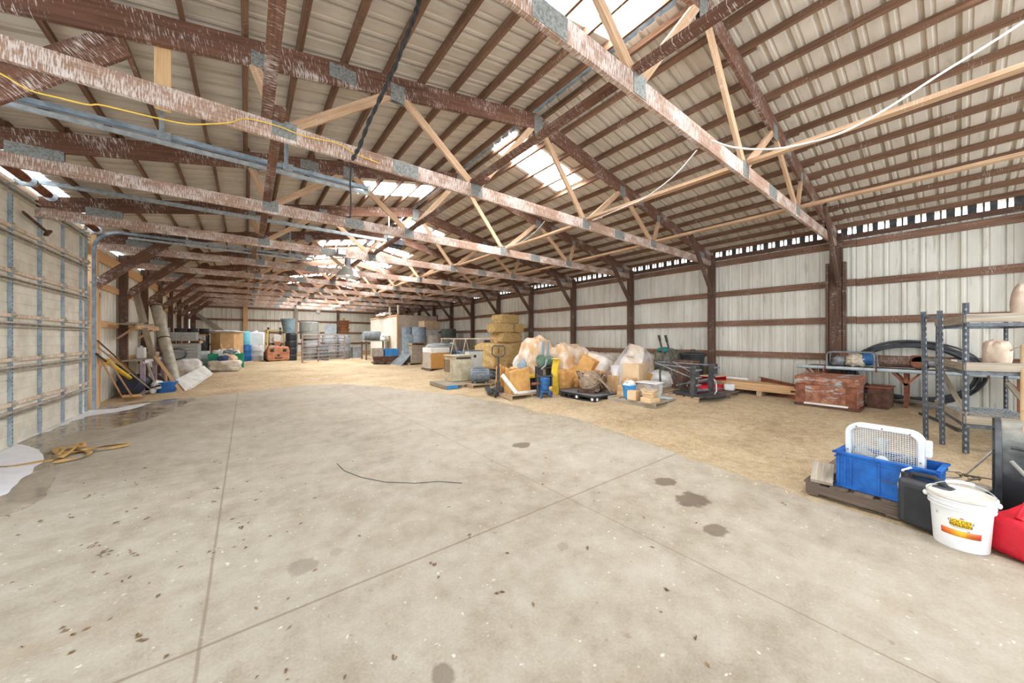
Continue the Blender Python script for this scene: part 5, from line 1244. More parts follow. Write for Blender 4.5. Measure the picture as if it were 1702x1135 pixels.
heap('white filmed cardboard heap leaning left of the tallest heap', (p.x, p.y, hz_), [(-.35, 0, 0, .55, .5, .5, .3, .1, KRAFT), (.2, -.05, 0, .55, .5, .45, -.2, 0, CARD), (.35, .2, .40, .5, .45, .36, .2, -.3, BAGT), (-.15, .1, .5, .5, .45, .40, .5, .3, CARDL), (-.45, .15, .35, .35, .4, .5, .2, .5, KRAFT)], 7, (1, 2, 3))
p = on_d(972, 602, 10.0); hz_ = ground(p.x, p.y)
heap('small heap of torn brown cartons behind the black pallet', (p.x, p.y, hz_), [(0, 0, 0, .5, .5, .6, .4, .1, KRAFT), (.1, .0, .55, .4, .4, .38, .8, .45, KRAFT), (-.3, .1, .2, .35, .3, .6, .2, -.4, CARD)], 9, (0, 1))
carton('square film wrapped cardboard box right of the white bucket', at(1069, 655) + Vector((.05, .25, .32)), (.46, .42, .40), .1, CARDL)
q_ = at(1069, 655) + Vector((.05, .25, 0))
carton('lowest carton under the film wrapped cardboard box', q_, (.50, .46, .318), .05, CARD, tape=False)
q_ = at(1041, 652) + Vector((.0, .30, 0))
carton('brown carton under the white bucket', q_, (.30, .34, .40), .05, CARD)
tub('white_bucket', 'white bucket standing on a carton left of the filmed box', (q_.x, q_.y, q_.z + .402), .13, .24, WHITEP, 'bucket', .11)
# ---------------------------------------------------------------- machine frame, trash can, red metal, lumber
q = at(1162, 671)
pallet('tan pallet under the black walk behind machine', (q.x + .50, q.y + .55, q.z), 1.05, 1.1, .0, W_PAL)
MZ = q.z + PH
def onz(px, py, z):
    r = ray(px, py); t_ = (z - CAM_H) / r.z; return Vector((r.x * t_, r.y * t_, z))
mc = onz(1160, 655, MZ); 
t = thing('walk_behind_machine', 'black walk behind machine with two tall curved handles and a round base ring', 'machine', mc)
DM = mc.y * CT + mc.x * ST
def rel(px, py, d): return on_d(px, py, d) - mc
b = MB(); b.lathe([(.42, .0), (.50, .0), (.51, .03), (.43, .04)], 40, (0.02, 0, .0)); b.build('base_ring', BLACKM, t)
b = MB(); b.box((0.02, 0, .02), (.9, .06, .03)); b.box((0.02, 0, .02), (.06, .9, .03)); b.build('base_cross', BLACKM, t)
for px0, py0, px1, py1, d in ((1152, 655, 1155, 610, DM - .25), (1180, 652, 1185, 606, DM + .05)):
    a, c_ = rel(px0, py0, d), rel(px1, py1, d); a.z = .03
    b = MB(); b.bar(a, c_, .14, .10, (0, 1, 0)); b.bar(c_ - Vector((0, 0, .25)), c_ + Vector((0, 0, .02)), .18, .13, (0, 1, 0)); b.build('post', BLACKM, t, bevel=.01)
    b = MB()
    for k in range(3): b.cyl(c_ + Vector((-.1, -.08, -.06 - .16 * k)), c_ + Vector((.1, -.08, -.06 - .16 * k)), .02, n=8)
    b.build('bolt', GREYM, t)
for P in (((1095, 557), (1098, 570), (1102, 588), (1101, 603), (1097, 618), (1098, 638)), ((1106, 557), (1110, 573), (1114, 590), (1117, 610), (1123, 630), (1131, 643), (1146, 652))):
    d0 = DM + .35 if P[0][0] == 1095 else DM + .1
    pts = [rel(x, y, d0) for x, y in P]; sm_ = []
    for i in range(len(pts) - 1):
        for k in range(4):
            u = k / 4; p0, p1, p2, p3 = pts[max(i - 1, 0)], pts[i], pts[i + 1], pts[min(i + 2, len(pts) - 1)]
            sm_.append(.5 * ((2 * p1) + (p2 - p0) * u + (2 * p0 - 5 * p1 + 4 * p2 - p3) * u * u + (3 * p1 - p0 - 3 * p2 + p3) * u ** 3))
    sm_.append(pts[-1])
    b = MB(); b.tube(sm_, .022, 9); hb = b.build('handle', BLACKM, t)
    b = MB(); b.tube(sm_[:4], .028, 10); b.build('grip', BLACK, hb)
for A, B_, da, db in (((1088, 602), (1150, 628), .3, -.2), ((1092, 601), (1186, 607), .3, .05), ((1118, 601), (1148, 618), .1, -.2), ((1090, 605), (1152, 612), .3, -.2), ((1124, 640), (1186, 628), .1, .05), ((1146, 648), (1142, 640), 0, -.1)):
    b = MB(); b.tube([rel(*A, DM + da), rel(*B_, DM + db)], .014, 8); b.build('rod', GREYM, t)
b = MB(); p0, p1 = rel(1186, 630, DM), rel(1191, 650, DM - .2); b.tube([p0, (p0 + p1) / 2 + Vector((.06, 0, .05)), p1, p1 + Vector((-.1, 0, -.06))], .012, 7); b.build('cable', CABLE_W, t)
# white bag, camo pile, brown chest, trash can
sack('bulk_bag', 'slumped white woven bag behind the walk behind machine handles', at(1112, 648) + Vector((.25, .35, 0)), (.50, .38, .24), 71, BAGW, 'bag', .18, .10, .3)
p = on_d(1136, 640, 8.55); p.z = ground(p.x, p.y)
t = thing('brown_chest', 'brown wooden chest with a dark rim before the black trash can', 'chest', (p.x, p.y, p.z), -.3)
b = MB(); b.box((0, 0, .33), (.52, .4, .66)); b.build('chest_body', W_POST, t, bevel=.01); b = MB(); b.box((0, 0, .68), (.57, .45, .05)); b.build('lid', W_TOP, t, bevel=.01); b = MB(); b.box((0, -.21, .45), (.14, .02, .06)); b.build('latch', RUSTD, t)
p = on_d(1110, 606, 9.55); gz = ground(p.x, p.y)
t = thing('junk_heap', 'dark olive junk heap behind the tall handles', 'heap', (p.x, p.y, gz)); b = MB(); b.blob((0, 0, .45), (.45, .38, .48), 33, .25, 2.2, 0, 36, .1, .3); b.build('dark_cloth', plain('olive cloth', S(128, 124, 108), S(84, 80, 70), .9, 0, 8), t)
b = MB(); b.blob((-.3, -.05, .92), (.16, .16, .07), 3, .2, 2, None, 20, 0, .1); b.build('teal_cap', plain('teal cloth', S(36, 128, 120), None, .8), t); b = MB(); b.blob((-.12, -.36, .52), (.12, .06, .12), 5, .2, 2, None, 18); b.build('blue_cloth', BLUEP, t)
p = at(1150, 641); p.x = min(p.x + .05, 9.36)
t = thing('trash_can', 'black plastic trash can with a lid before the brown wall post', 'trash can', p)
b = MB(); b.lathe([(.001, 0), (.22, 0), (.27, .74), (.285, .75), (.285, .79), (.27, .80), (.001, .80)], 30); b.build('can_body', BLACK, t)
b = MB(); b.lathe([(.29, .78), (.30, .80), (.29, .84), (.22, .87), (.001, .88)], 30); b.build('lid', BLACK, t); b = MB(); b.tube([(-.12, 0, .86), (-.11, 0, .93), (.11, 0, .93), (.12, 0, .86)], .014, 7); b.build('lid_handle', BLACK, t)
for s_ in (-1, 1): b = MB(); b.box((s_ * .285, 0, .62), (.05, .14, .05)); b.build('side_handle', BLACK, t)
# second pallet with red metal
q = at(1212, 663)
pallet('brown pallet under the red metal boxes', (q.x + .42, q.y + .45, q.z - .01), .95, .9, .05, W_PALD)
RZ_ = q.z - .01 + PH
t = thing('red_tray', 'long red metal tray lying on the brown pallet', 'tray', (q.x + .05, q.y + .38, RZ_), -.25); b = MB(); b.box((0, 0, .065), (.80, .012, .13)); b.box((0, .12, .01), (.80, .25, .014)); b.build('tray_body', RED, t, smooth=False); b = MB(); b.box((0, .24, .05), (.8, .012, .09)); b.build('back_lip', RED, t)
t = thing('red_box', 'open red metal box on its side near the lumber', 'box', (q.x + .55, q.y + .55, RZ_ + .09), -.2)
b = MB(); b.box((0, 0, .19), (.5, .32, .012)); b.box((0, 0, .0), (.5, .32, .012)); b.box((.25, 0, .095), (.012, .32, .19)); b.box((0, .16, .095), (.5, .012, .19)); b.build('box_body', RED, t, smooth=False); b = MB(); b.box((0, 0, .205), (.54, .36, .014)); b.build('tan_top', CARDL, t)
for k, (dx, dy, L, rz_) in enumerate(((.12, .40, .85, -.22), (.2, .56, .9, -.12), (.25, .66, .8, -.2))):
    b = MB(); b.cyl((-L / 2, 0, .04), (L / 2, 0, .04), .035, n=14); tag(b.build('grey_pipe', GREYM, loc=(q.x + dx - .1, q.y + dy, RZ_ + .13 * (k == 2)), rz=rz_), ('front grey steel pipe behind the red tray', 'middle grey steel pipe behind the red tray', 'upper grey steel pipe behind the red tray')[k], 'pipe', 'grey pipes by the red tray')
t = thing('white_canister', 'white metal canister lying at the right end of the red tray', 'canister', (q.x + .52, q.y + .18, RZ_), .2); b = MB(); b.box((0, 0, .075), (.24, .2, .15)); b.build('canister_body', WHITE, t, bevel=.03); b = MB(); b.cyl((.12, 0, .08), (.19, 0, .08), .05, n=14); b.build('cap', GALV, t)
# lumber: two skids and boards along the wall
for k, y in enumerate((2.62, 3.9)):
    b = MB(); b.box((0, 0, .05), (.9, .09, .10)); tag(b.build('skid', W_PAL, loc=(9.15, y, ground(9.15, y) - .01), smooth=False), ('near', 'far')[k] + ' wooden skid under the pine lumber by the right wall', 'skid')
rr = random.Random(3)
LZ = ground(9.15, 3) + .09
for lay in range(4):
    for k in range(5):
        if lay == 3 and k > 2: continue
        b = MB(); b.box((0, 0, .02), (.15, 2.5 - .2 * (k == 4), .038)); tag(b.build('pine_board', W_NEW, loc=(8.82 + .165 * k, 3.15 + rr.uniform(-.18, .18), LZ + .0405 * lay), rz=rr.uniform(-.012, .012), smooth=False), 'fresh pine board in the low lumber stack along the right wall', 'board', 'pine boards stacked along the wall')
b = MB(); p0, p1 = on_d(1187, 622, 8.6), on_d(1243, 621, 7.95); p0.z = p1.z = LZ + .192; b.cyl((0, 0, 0), p1 - p0, .028, n=12); tag(b.build('white_pole', WHITEP, loc=p0), 'long white pole lying on the pine lumber by the wall', 'pole')
# rusty sheet
a, c_ = at(1265, 651), at(1322, 665); a.z = max(a.z, 0.2)
t = thing('rusty_plate', 'long rusty sheet metal plate standing left of the rusty chest', 'plate', c_); v = a - c_; RUSTS = plain('orange rust', S(164, 104, 74), S(116, 72, 54), .85, .1, 4)
b = MB(); n_ = Vector((v.y, -v.x, 0)).normalized(); b.bar(Vector((0, 0, .16)) + n_ * 0, v + Vector((0, 0, .18)), .012, .30, (0, 0, 1)); b.build('plate', RUSTS, t, smooth=False); b = MB(); b.bar(Vector((0, 0, .315)) - n_ * .03, v + Vector((0, 0, .335)) - n_ * .03, .07, .01); b.build('folded_edge', RUST, t, smooth=False)
# rusty chest
t = thing('rusty_chest', 'wide rusty brown metal chest with flaking grey paint', 'chest', (8.62, 1.47, ground(8.6, 1.47) - .02), -.02)
def rust_chest():
    m, b = base('flaking rust paint', .75, .1, .3); v = coords(m, 'Object', (.6, 2.2, 7))
    a_ = nz(m, v, 1.6, 6, .7, .4); c2 = nz(m, coords(m), 9, 5, .7)
    col = ramp(m, c2, [(.38, S(126, 82, 64)), (.62, S(180, 122, 96))])
    col = mixc(m, ramp(m, a_, [(.54, (0, 0, 0, 1)), (.58, (1, 1, 1, 1))]), col, S(172, 172, 170)); m.node_tree.links.new(col, b.inputs['Base Color']); return m
RC = rust_chest()
b = MB(); b.box((0, 0, .24), (.62, .84, .38)); b.build('chest_body', RC, t, bevel=.012)
b = MB(); b.obox((-.02, 0, .51), (.33, 0, .02), (0, .44, 0), (-.01, 0, .07)); b.build('lid', RC, t, smooth=False, bevel=.012)
for y in (-.34, .36): b = MB(); b.box((-.315, y, .24), (.02, .14, .36)); b.build('corner_plate', RUST, t, bevel=.004)
b = MB(); b.box((-.33, .0, .07), (.03, .6, .03)); b.build('white_strip', WHITE, t); b = MB(); b.box((-.0, 0, .03), (.68, .9, .05)); b.build('base_frame', RUSTD, t, bevel=.008)
t = thing('rusty_side_box', 'small dark rusty box against the right end of the rusty chest', 'box', (9.02, .86, ground(9, .9)), -.05); b = MB(); b.box((0, 0, .18), (.5, .26, .36)); b.build('box_body', RUSTD, t, bevel=.01); b = MB(); b.box((0, 0, .37), (.54, .30, .02)); b.build('lid', RUST, t)

# ---------------------------------------------------------------- workbench at the right wall
BX = 9.40; BG = ground(9.4, .7)
t = thing('steel_bench', 'long rusty steel bench with pale pipe edge at the right wall', 'bench', (BX, .62, BG))
b = MB(); b.box((-.02, 0, .665), (.46, 2.6, .02)); b.build('bench_top', RUSTD, t, smooth=False); b = MB(); b.cyl((-.29, -1.4, .65), (-.29, 1.45, .65), .033, n=14); b.build('front_pipe', plain('pale blue grey pipe', S(192, 204, 208), S(160, 172, 178), .5, .1), t)
for y in (-1.2, -.05, 1.15):
    for x in (-.22, .15):
        b = MB(); b.bar((x, y, -.05), (x, y, .64), .05, .05, (1, 0, 0)); b.bar((x, y - .16, .62), (x, y, .40), .03, .05, (1, 0, 0)); b.bar((x, y + .16, .62), (x, y, .40), .03, .05, (1, 0, 0)); b.build('leg', RUST, t, smooth=False)
for y in (-.9, .3, 1.0): b = MB(); b.tube([(-.29, y - .012, .65), (-.29, y + .012, .65)], .04, 12); b.build('pipe_clamp', RUST, t)
BZ = BG + .676
e0 = onz(1422, 604, BZ); e0.x = 9.38; e0.y = 1.30
t = thing('small_engine', 'small blue and cream engine in a tube frame on the steel bench', 'engine', e0, pi / 2)
b = MB(); b.tube([(-.34, -.16, .0), (-.34, -.16, .24), (-.30, -.16, .28), (.28, -.16, .28), (.32, -.16, .24), (.32, -.16, .0)], .014, 8); b.tube([(-.34, .16, .0), (-.34, .16, .24), (-.30, .16, .28), (.28, .16, .28), (.32, .16, .24), (.32, .16, .0)], .014, 8); b.tube([(-.34, -.16, .015), (-.34, .16, .015)], .014, 8); b.tube([(.32, -.16, .015), (.32, .16, .015)], .014, 8); b.build('tube_frame', GREYM, t)
b = MB(); b.blob((-.08, 0, .12), (.15, .12, .13), 4, .3, 3, .0, 24, .4, .25); b.build('crankcase', plain('cream metal', S(222, 212, 192), S(180, 166, 142), .6, 0, 14), t)
b = MB(); b.lathe([(.001, -.07), (.10, -.07), (.12, -.03), (.12, .05), (.08, .08), (.001, .08)], 22, (-.24, 0, .15), Matrix.Rotation(pi / 2, 3, 'Y')); b.cyl((-.26, 0, .2), (-.26, 0, .29), .05, n=14); b.build('blue_starter', BLUEP, t)
b = MB(); b.blob((.16, 0, .1), (.1, .1, .1), 6, .3, 3, .0, 20, .4, .2); b.build('carburettor', GREYM, t); b = MB(); b.cyl((.05, -.1, .2), (.16, -.12, .2), .05, n=12); b.build('muffler', RUST, t)
v0 = Vector((9.36, .42, BZ))
t = thing('rusty_valve', 'rusty round valve with a grey cylinder on the steel bench', 'valve', v0, -pi / 2)
b = MB(); b.lathe([(.001, -.05), (.11, -.05), (.125, 0), (.11, .05), (.001, .05)], 22, (.0, 0, .13), Matrix.Rotation(pi / 2, 3, 'X')); b.box((0, 0, .19), (.2, .1, .12)); b.build('valve_body', RUST, t, bevel=.01)
b = MB(); b.cyl((-.5, .08, .05), (.1, .08, .05), .03, n=12); b.build('rusty_pipe', RUSTD, t); b = MB(); b.cyl((.10, 0, .12), (.46, 0, .12), .075, n=20); b.build('grey_cylinder', GREYM, t); b = MB(); b.cyl((.34, 0, .12), (.40, 0, .12), .079, n=20); b.build('white_band', WHITE, t)
b = MB(); rr = random.Random(7); 
for k in range(11):
    rx, rz_ = .80 + rr.uniform(-.09, .06), .56 + rr.uniform(-.09, .04); ph = rr.uniform(-.06, .06)
    pts = [(rr.uniform(-.01, .01) + .018 * (k % 4) - .03, rx * cos(a + ph), .60 + rz_ * sin(a)) for a in [2 * pi * i / 40 for i in range(40)]]
    b.tube(pts, .016, 7, True)
tag(b.build('pipe_coil', plain('black poly pipe', S(74, 76, 80), S(52, 54, 58), .5), loc=(9.76, .55, BG + .0)), 'big coil of black pipe standing behind the steel bench', 'pipe coil')
# ---------------------------------------------------------------- slotted steel rack at the right edge
RK = thing('slotted_rack', 'grey slotted steel rack with grey wooden shelf boards at the right edge', 'rack', (7.8, -.2, ground(7.8, -.2)))
o0 = RK.location
SLOT = plain('dusty slotted steel', S(108, 112, 118), S(80, 84, 90), .6, .2, 16)
def leg_at(x, y, z1, w=.042):
    g = ground(x, y) - o0.z - .02; b = MB(); X, Y = x - o0.x, y - o0.y
    b.bar((X, Y, g), (X, Y, z1), .004, w, (1, 0, 0)); b.bar((X + w / 2, Y - .0, g), (X + w / 2, Y, z1), w, .004, (1, 0, 0)); b.mat(1)
    for k in range(int((z1 - g) / .075)): b.box((X - .0, Y - .004, g + .05 + k * .075), (.014, .004, .03)); b.box((X + w / 2 - .004, Y, g + .05 + k * .075), (.004, .014, .03))
    b.build('upright', [SLOT, WHITE], RK, smooth=False)
C1, C2, C3, C4 = (6.90, -.05), (8.42, .20), (8.80, -.42), (7.20, -.78)
leg_at(*C1, 1.96 - o0.z, .055); leg_at(*C2, 1.80 - o0.z); leg_at(*C3, 1.80 - o0.z); leg_at(*C4, 1.96 - o0.z, .055)
for zz, wood_edge in ((1.72, 1), (1.14, 1), (.50, 1)):
    z = zz - o0.z
    cs = [Vector((c[0] - o0.x, c[1] - o0.y, z)) for c in (C1, C2, C3, C4)]
    for i in range(4):
        b = MB(); b.bar(cs[i] - Vector((0, 0, .03)), cs[(i + 1) % 4] - Vector((0, 0, .03)), .03, .04); b.build('steel_rail', SLOT, RK, smooth=False)
    b = MB(); b.bar(cs[0] + Vector((-.02, 0, .04)), cs[1] + Vector((-.02, .02, .04)), .02, .09); b.build('edge_board', W_GREY, RK, smooth=False)
    b = MB(); b.bar(cs[0] + Vector((-.02, 0, .05)), cs[3] + Vector((-.02, 0, .05)), .02, .10); b.build('edge_board', W_GREY, RK, smooth=False)
    if zz < 1.6:
        b = MB()
        for k in range(9): 
            u = (k + .5) / 9; a_, c_ = cs[0].lerp(cs[3], u), cs[1].lerp(cs[2], u)
            if zz > 1: b.bar(a_, c_, .07, .018)
            else:
                b.tube([a_, c_], .004, 5)
        if zz < 1:
            for k in range(16): u = (k + .5) / 16; b.tube([cs[0].lerp(cs[1], u), cs[3].lerp(cs[2], u)], .004, 5)
        b.build('shelf_deck', W_GREY if zz > 1 else GALV, RK, smooth=False)
for a_, c_ in (((C1[0], C1[1], .62), (C2[0], C2[1], 1.12)), ((C4[0], C4[1], .15), (C3[0] - .3, C3[1], .9))):
    b = MB(); b.bar(Vector(a_) - o0, Vector(c_) - o0, .02, .05, (0, 1, 0)); b.build('brace', W_GREY, RK, smooth=False)
t = thing('narrow_rack', 'narrow slotted steel rack end standing left of the larger slotted rack', 'rack', (7.08, .13, ground(7.08, .13)))
for X, Y, tx in ((0, 0, -.07), (.12, .14, -.06)):
    b = MB(); b.bar((X, Y, -.02), (X + tx, Y + .02, 1.74), .004, .05, (1, 0, 0)); b.bar((X + .02, Y, -.02), (X + .02 + tx, Y + .02, 1.74), .05, .004, (1, 0, 0)); b.mat(1)
    for k in range(22): b.box((X + tx * k / 22, Y - .004, .05 + k * .075), (.014, .004, .03))
    b.build('upright', [SLOT, WHITE], t, smooth=False)
for z in (.5, 1.1, 1.66): b = MB(); b.bar((-.04, 0, z), (.08, .16, z), .03, .03); b.build('cross_rail', SLOT, t, smooth=False)
p0, p1 = at(1560, 684), at(1482, 668); 
lean_board('grey board lying low on the earth left of the slotted rack', p0 + Vector((0, 0, .1)), p1 + Vector((0, 0, .07)), .11, .03, W_GREY)
b = MB(); p0, p1 = at(1530, 690), at(1598, 720); b.bar((0, 0, 0), p1 - p0, .05, .03); tag(b.build('black_bar', BLACKM, loc=p0 + Vector((0, 0, .03)), smooth=False), 'black steel bar lying on the earth under the slotted rack', 'bar')
p0 = Vector((6.55, -.46, .1)); p1 = on_d(1712, 575, 4.0)
t = thing('cardboard_tube', 'long tan cardboard tube leaning on the rack behind the black drum', 'tube', p0); v = p1 - p0
b = MB(); b.tube([Vector((0, 0, 0)), v], .065, 20); b.build('tube_body', CARDL, t); b = MB(); b.tube([v * .45, v * .455], .067, 20); b.build('joint', CARD, t)
bag_i = plain('pink insulation', S(226, 206, 186), S(204, 180, 160), .95, 0, 8, .4)
p = Vector((8.45, -.33, 1.16)); t = thing('insulation_roll', 'pale pink insulation roll on the middle rack shelf', 'insulation', (p.x, p.y, p.z)); b = MB(); b.blob((0, 0, .16), (.16, .13, .19), 4, .15, 2, 0, 28, .3, .1); b.build('roll', bag_i, t); b = MB(); b.tube([(-.2, -.1, .2), (0, -.2, .25), (.2, -.1, .2)], .008, 5); b.build('string', W_GREY, t)
p = Vector((8.55, -.56, 1.74)); t = thing('insulation_roll', 'pale pink insulation roll standing on top of the rack', 'insulation', (p.x, p.y, p.z)); b = MB(); b.blob((0, 0, .26), (.13, .12, .3), 8, .15, 2, 0, 28, .3, .1); b.build('roll', bag_i, t); b = MB(); b.tube([(-.2, -.1, .2), (0, -.2, .25), (.2, -.1, .2)], .008, 5); b.build('string', W_GREY, t)

# ---------------------------------------------------------------- foreground right: pallet, crate, fan, jug, pail, can, drum
t = pallet('dark rotten pallet under the blue crate and fan', (4.90, .30, .012), 1.15, 1.18, -.06, W_PALD)
FZ = .012 + PH
b = MB(); b.bar((0, 0, 0), (.30, .04, .10), .16, .03, (0, 0, 1)); tag(b.build('grey_plank', W_GREY, loc=(4.34, .80, FZ + .02), smooth=False), 'short weathered grey plank on the left corner of the dark pallet', 'plank')
t = thing('blue_crate', 'scuffed blue plastic crate holding the white box fan', 'crate', (4.57, .39, FZ), -.10)
BC = plain('scuffed blue plastic', S(28, 106, 190), S(18, 76, 150), .45, 0, 7)
cx, cy, ch_ = .34, .60, .33
b = MB()
for s_ in (-1, 1):
    b.box((s_ * cx / 2, 0, ch_ / 2), (.012, cy, ch_)); b.box((0, s_ * cy / 2, ch_ / 2), (cx, .012, ch_))
b.box((0, 0, .008), (cx, cy, .016)); b.build('crate_body', BC, t, smooth=False)
b = MB()
for z, w in ((ch_ - .01, .03), (ch_ - .05, .018), (.012, .02)):
    for s_ in (-1, 1): b.box((s_ * (cx / 2 + w / 2 - .004), 0, z), (w, cy + 2 * w, .016)); b.box((0, s_ * (cy / 2 + w / 2 - .004), z), (cx + 2 * w, w, .016))
b.build('rim', BC, t, smooth=False, bevel=.003)
for y in (-.29, -.15, .02, .20, .24, .285): b = MB(); b.box((-cx / 2 - .010, y, ch_ / 2), (.014, .012, ch_ - .06)); b.build('rib', BC, t, smooth=False)
b = MB(); b.box((-cx / 2 - .008, -.14, .15), (.006, .34, .006)); b.build('scuff', W_PALD, t)
# box fan
t = thing('box_fan', 'white box fan with a round cornered frame and wire grille standing in the blue crate', 'fan', (4.66, .425, FZ + .02), -.10)
def rounded(w, h, r, n=8):
    out = []
    for cx_, cz_, a0 in ((w / 2 - r, h - r, 0), (-w / 2 + r, h - r, pi / 2), (-w / 2 + r, r, pi), (w / 2 - r, r, 3 * pi / 2)):
        for i in range(n + 1): a = a0 + pi / 2 * i / n; out.append((cx_ + r * cos(a), cz_ + r * sin(a)))
    return out
FW, FH = .50, .56; ro, ri = rounded(FW, FH, .10), rounded(FW - .075, FH - .075, .07); ri = [(x, z + .0375) for x, z in ri]; N = len(ro)
FANW = plain('aged white plastic', S(232, 236, 238), S(214, 218, 220), .4, 0, 4)
b = MB(); vs = []
for x in (-.055, .055): vs += [(x, p[0], p[1]) for p in ro] + [(x, p[0], p[1]) for p in ri]
fs = []
for i in range(N):
    j = (i + 1) % N
    fs += [(i, j, N + j, N + i), (2 * N + j, 2 * N + i, 3 * N + i, 3 * N + j), (j, i, 2 * N + i, 2 * N + j), (N + i, N + j, 3 * N + j, 3 * N + i)]
b.add(vs, fs); b.build('frame', FANW, t, bevel=.008)
for x in (-.045, .045):
    b = MB()
    for k in range(27):
        y = -.208 + .416 * k / 26; h0 = .07 - .03 * (1 if abs(y) < .16 else 0); b.tube([(x, y, h0), (x, y, FH - h0)], .0016, 4)
    for k in range(27): z = .05 + (FH - .10) * k / 26; h0 = .208 if .1 < z < FH - .1 else .175; b.tube([(x + .003, -h0, z), (x + .003, h0, z)], .0016, 4)
    g = b.build('grille', FANW, t)
    if x < 0: b = MB(); b.lathe([(.045, 0), (.045, .012), (.03, .018), (.001, .018)], 22, (x - .004, 0, FH / 2 - .03), Matrix.Rotation(-pi / 2, 3, 'Y')); b.build('hub_badge', WHITEP, g)
for k in range(5):
    b = MB(); a = 2 * pi * k / 5 + .3; gpts = []
    for j in range(6):
        for i in range(7):
            rr_ = .05 + .15 * j / 5; aa = a + (.34 + .1 * j / 5) * (i / 6 - .5); gpts.append((.025 * (i / 6 - .5) * 2, rr_ * cos(aa), FH / 2 - .03 + rr_ * sin(aa)))
    b.add(gpts, [(j * 7 + i, j * 7 + i + 1, j * 7 + i + 8, j * 7 + i + 7) for j in range(5) for i in range(6)]); o = b.build('blade', plain('fan blade white', S(206, 202, 192), None, .4) if k == 0 else bpy.data.materials['fan blade white'], t); md = o.modifiers.new('thick', 'SOLIDIFY'); md.thickness = .004
b = MB(); b.cyl((-.03, 0, FH / 2 - .03), (.03, 0, FH / 2 - .03), .055, n=20); b.build('motor', GREYP, t)
b = MB(); b.box((.0, -.268, .42), (.07, .04, .14)); b.build('switch_box', FANW, t, bevel=.01)
for y, z in ((-.23, .30), (.23, .30), (0, FH - .018), (-.17, FH - .03), (.17, FH - .03)): b = MB(); b.cyl((-.058, y, z), (-.053, y, z), .006, n=8); b.build('screw', RUST, t)
# black oil jug
p = at(1530, 886); p.x += .10; p.y -= .03; p.z = .012
t = thing('black_jug', 'dark grey plastic jug between the blue crate and the white pail', 'jug', p, -.35)
b = MB(); b.box((0, 0, .19), (.15, .30, .37)); b.build('jug_body', plain('charcoal plastic', S(62, 64, 68), S(48, 50, 54), .45, 0, 4), t, bevel=.035)
b = MB(); b.box((-.0765, 0, .18), (.006, .20, .27)); b.build('recessed_panel', BLACK, t, bevel=.002); b = MB(); b.tube([(0, .10, .36), (0, .08, .41), (0, -.04, .42), (0, -.12, .36)], .02, 10); b.build('handle', BLACK, t); b = MB(); b.cyl((0, .12, .36), (0, .12, .41), .03, n=16); b.build('cap', BLACK, t)
b = MB(); b.tube([(-.03, .14, .18), (-.02, .155, .30), (.0, .14, .42), (.03, .1, .45)], .009, 7); b.build('white_hose', CABLE_W, t)
# white pail
PP = at(1597, 913); PP.x += .07; PP.y += .0; PP.z = .012
PR_ = .152
t = thing('white_pail', 'white plastic pail with a yellow and orange label and wire handle', 'pail', PP)
b = MB(); b.lathe([(.001, 0), (.128, 0), (.130, .01), (PR_ - .006, .30), (PR_ - .004, .36), (.001, .36)], 44); b.build('pail_body', WHITEP, t)
b = MB()
for z, r in ((.29, .157), (.315, .158), (.345, .160)): b.lathe([(PR_ - .02, z - .008), (r, z - .007), (r + .002, z), (r, z + .007), (PR_ - .02, z + .008)], 44)
b.build('rim_ribs', WHITEP, t)
b = MB(); b.lathe([(.162, .355), (.166, .36), (.166, .378), (.158, .384), (.150, .376), (.148, .366), (.001, .364)], 44); b.build('lid', plain('dusty white lid', S(232, 228, 220), S(208, 200, 188), .6, 0, 9), t)
aw = math.atan2(-PP.y, -PP.x)                       # side that faces the camera
b = MB(); pts = []
for i in range(21):
    a = pi * i / 20; pts.append(Vector((cos(a) * .168, -.05 * sin(a), .335 + .135 * sin(a))))
Mz = Matrix.Rotation(aw + pi / 2 + .15, 3, 'Z'); b.tube([Mz @ p for p in pts], .0032, 6); h_ = b.build('bail_wire', GALV, t); b = MB(); b.tube([Mz @ p for p in pts[8:14]], .011, 10); b.build('grip', WHITEP, h_)
for s_ in (0, 20): b = MB(); q = Mz @ pts[s_]; b.blob(q, (.014, .014, .02), 1, 0, 1, None, 12); b.build('ear', WHITEP, t)
def pail_r(z): return .130 + (PR_ - .006 - .130) * (z - .01) / .29 + .0012
def patch(name, a0, a1, zf, m, parent, lift=0.0, n=16):
    """a curved patch on the pail wall from angle a0 to a1; zf gives (low, high) over it"""
    b = MB(); vs = []; uv = []
    for i in range(n + 1):
        f = i / n; a = a0 + (a1 - a0) * f; lo, hi = zf(f)
        for z in (lo, hi): r = pail_r(z) + lift; vs.append((r * cos(a), r * sin(a), z)); uv.append((f, 0 if z == lo else 1))
    fs = [(2 * i, 2 * i + 2, 2 * i + 3, 2 * i + 1) for i in range(n)]
    b.add(vs, fs, [[uv[k] for k in f] for f in fs]); o = b.build(name, m, parent); md = o.modifiers.new('thick', 'SOLIDIFY'); md.thickness = .0006; return o
def band_mat():
    m, b = base('orange yellow label', .4); t_ = m.node_tree.nodes.new('ShaderNodeTexCoord'); s = m.node_tree.nodes.new('ShaderNodeSeparateXYZ'); m.node_tree.links.new(t_.outputs['UV'], s.inputs[0])
    m.node_tree.links.new(ramp(m, s.outputs[0], [(0.0, S(226, 84, 48)), (.25, S(238, 130, 40)), (.5, S(246, 190, 44)), (.75, S(238, 120, 44)), (1.0, S(218, 70, 50))]), b.inputs['Base Color']); return m
ac = aw + .08
lab = patch('label_band', ac - .78, ac + .62, lambda f: (.098 - .0 * f, .142), band_mat(), t)
PANELY = plain('label yellow', S(240, 200, 40), S(236, 192, 30), .4)
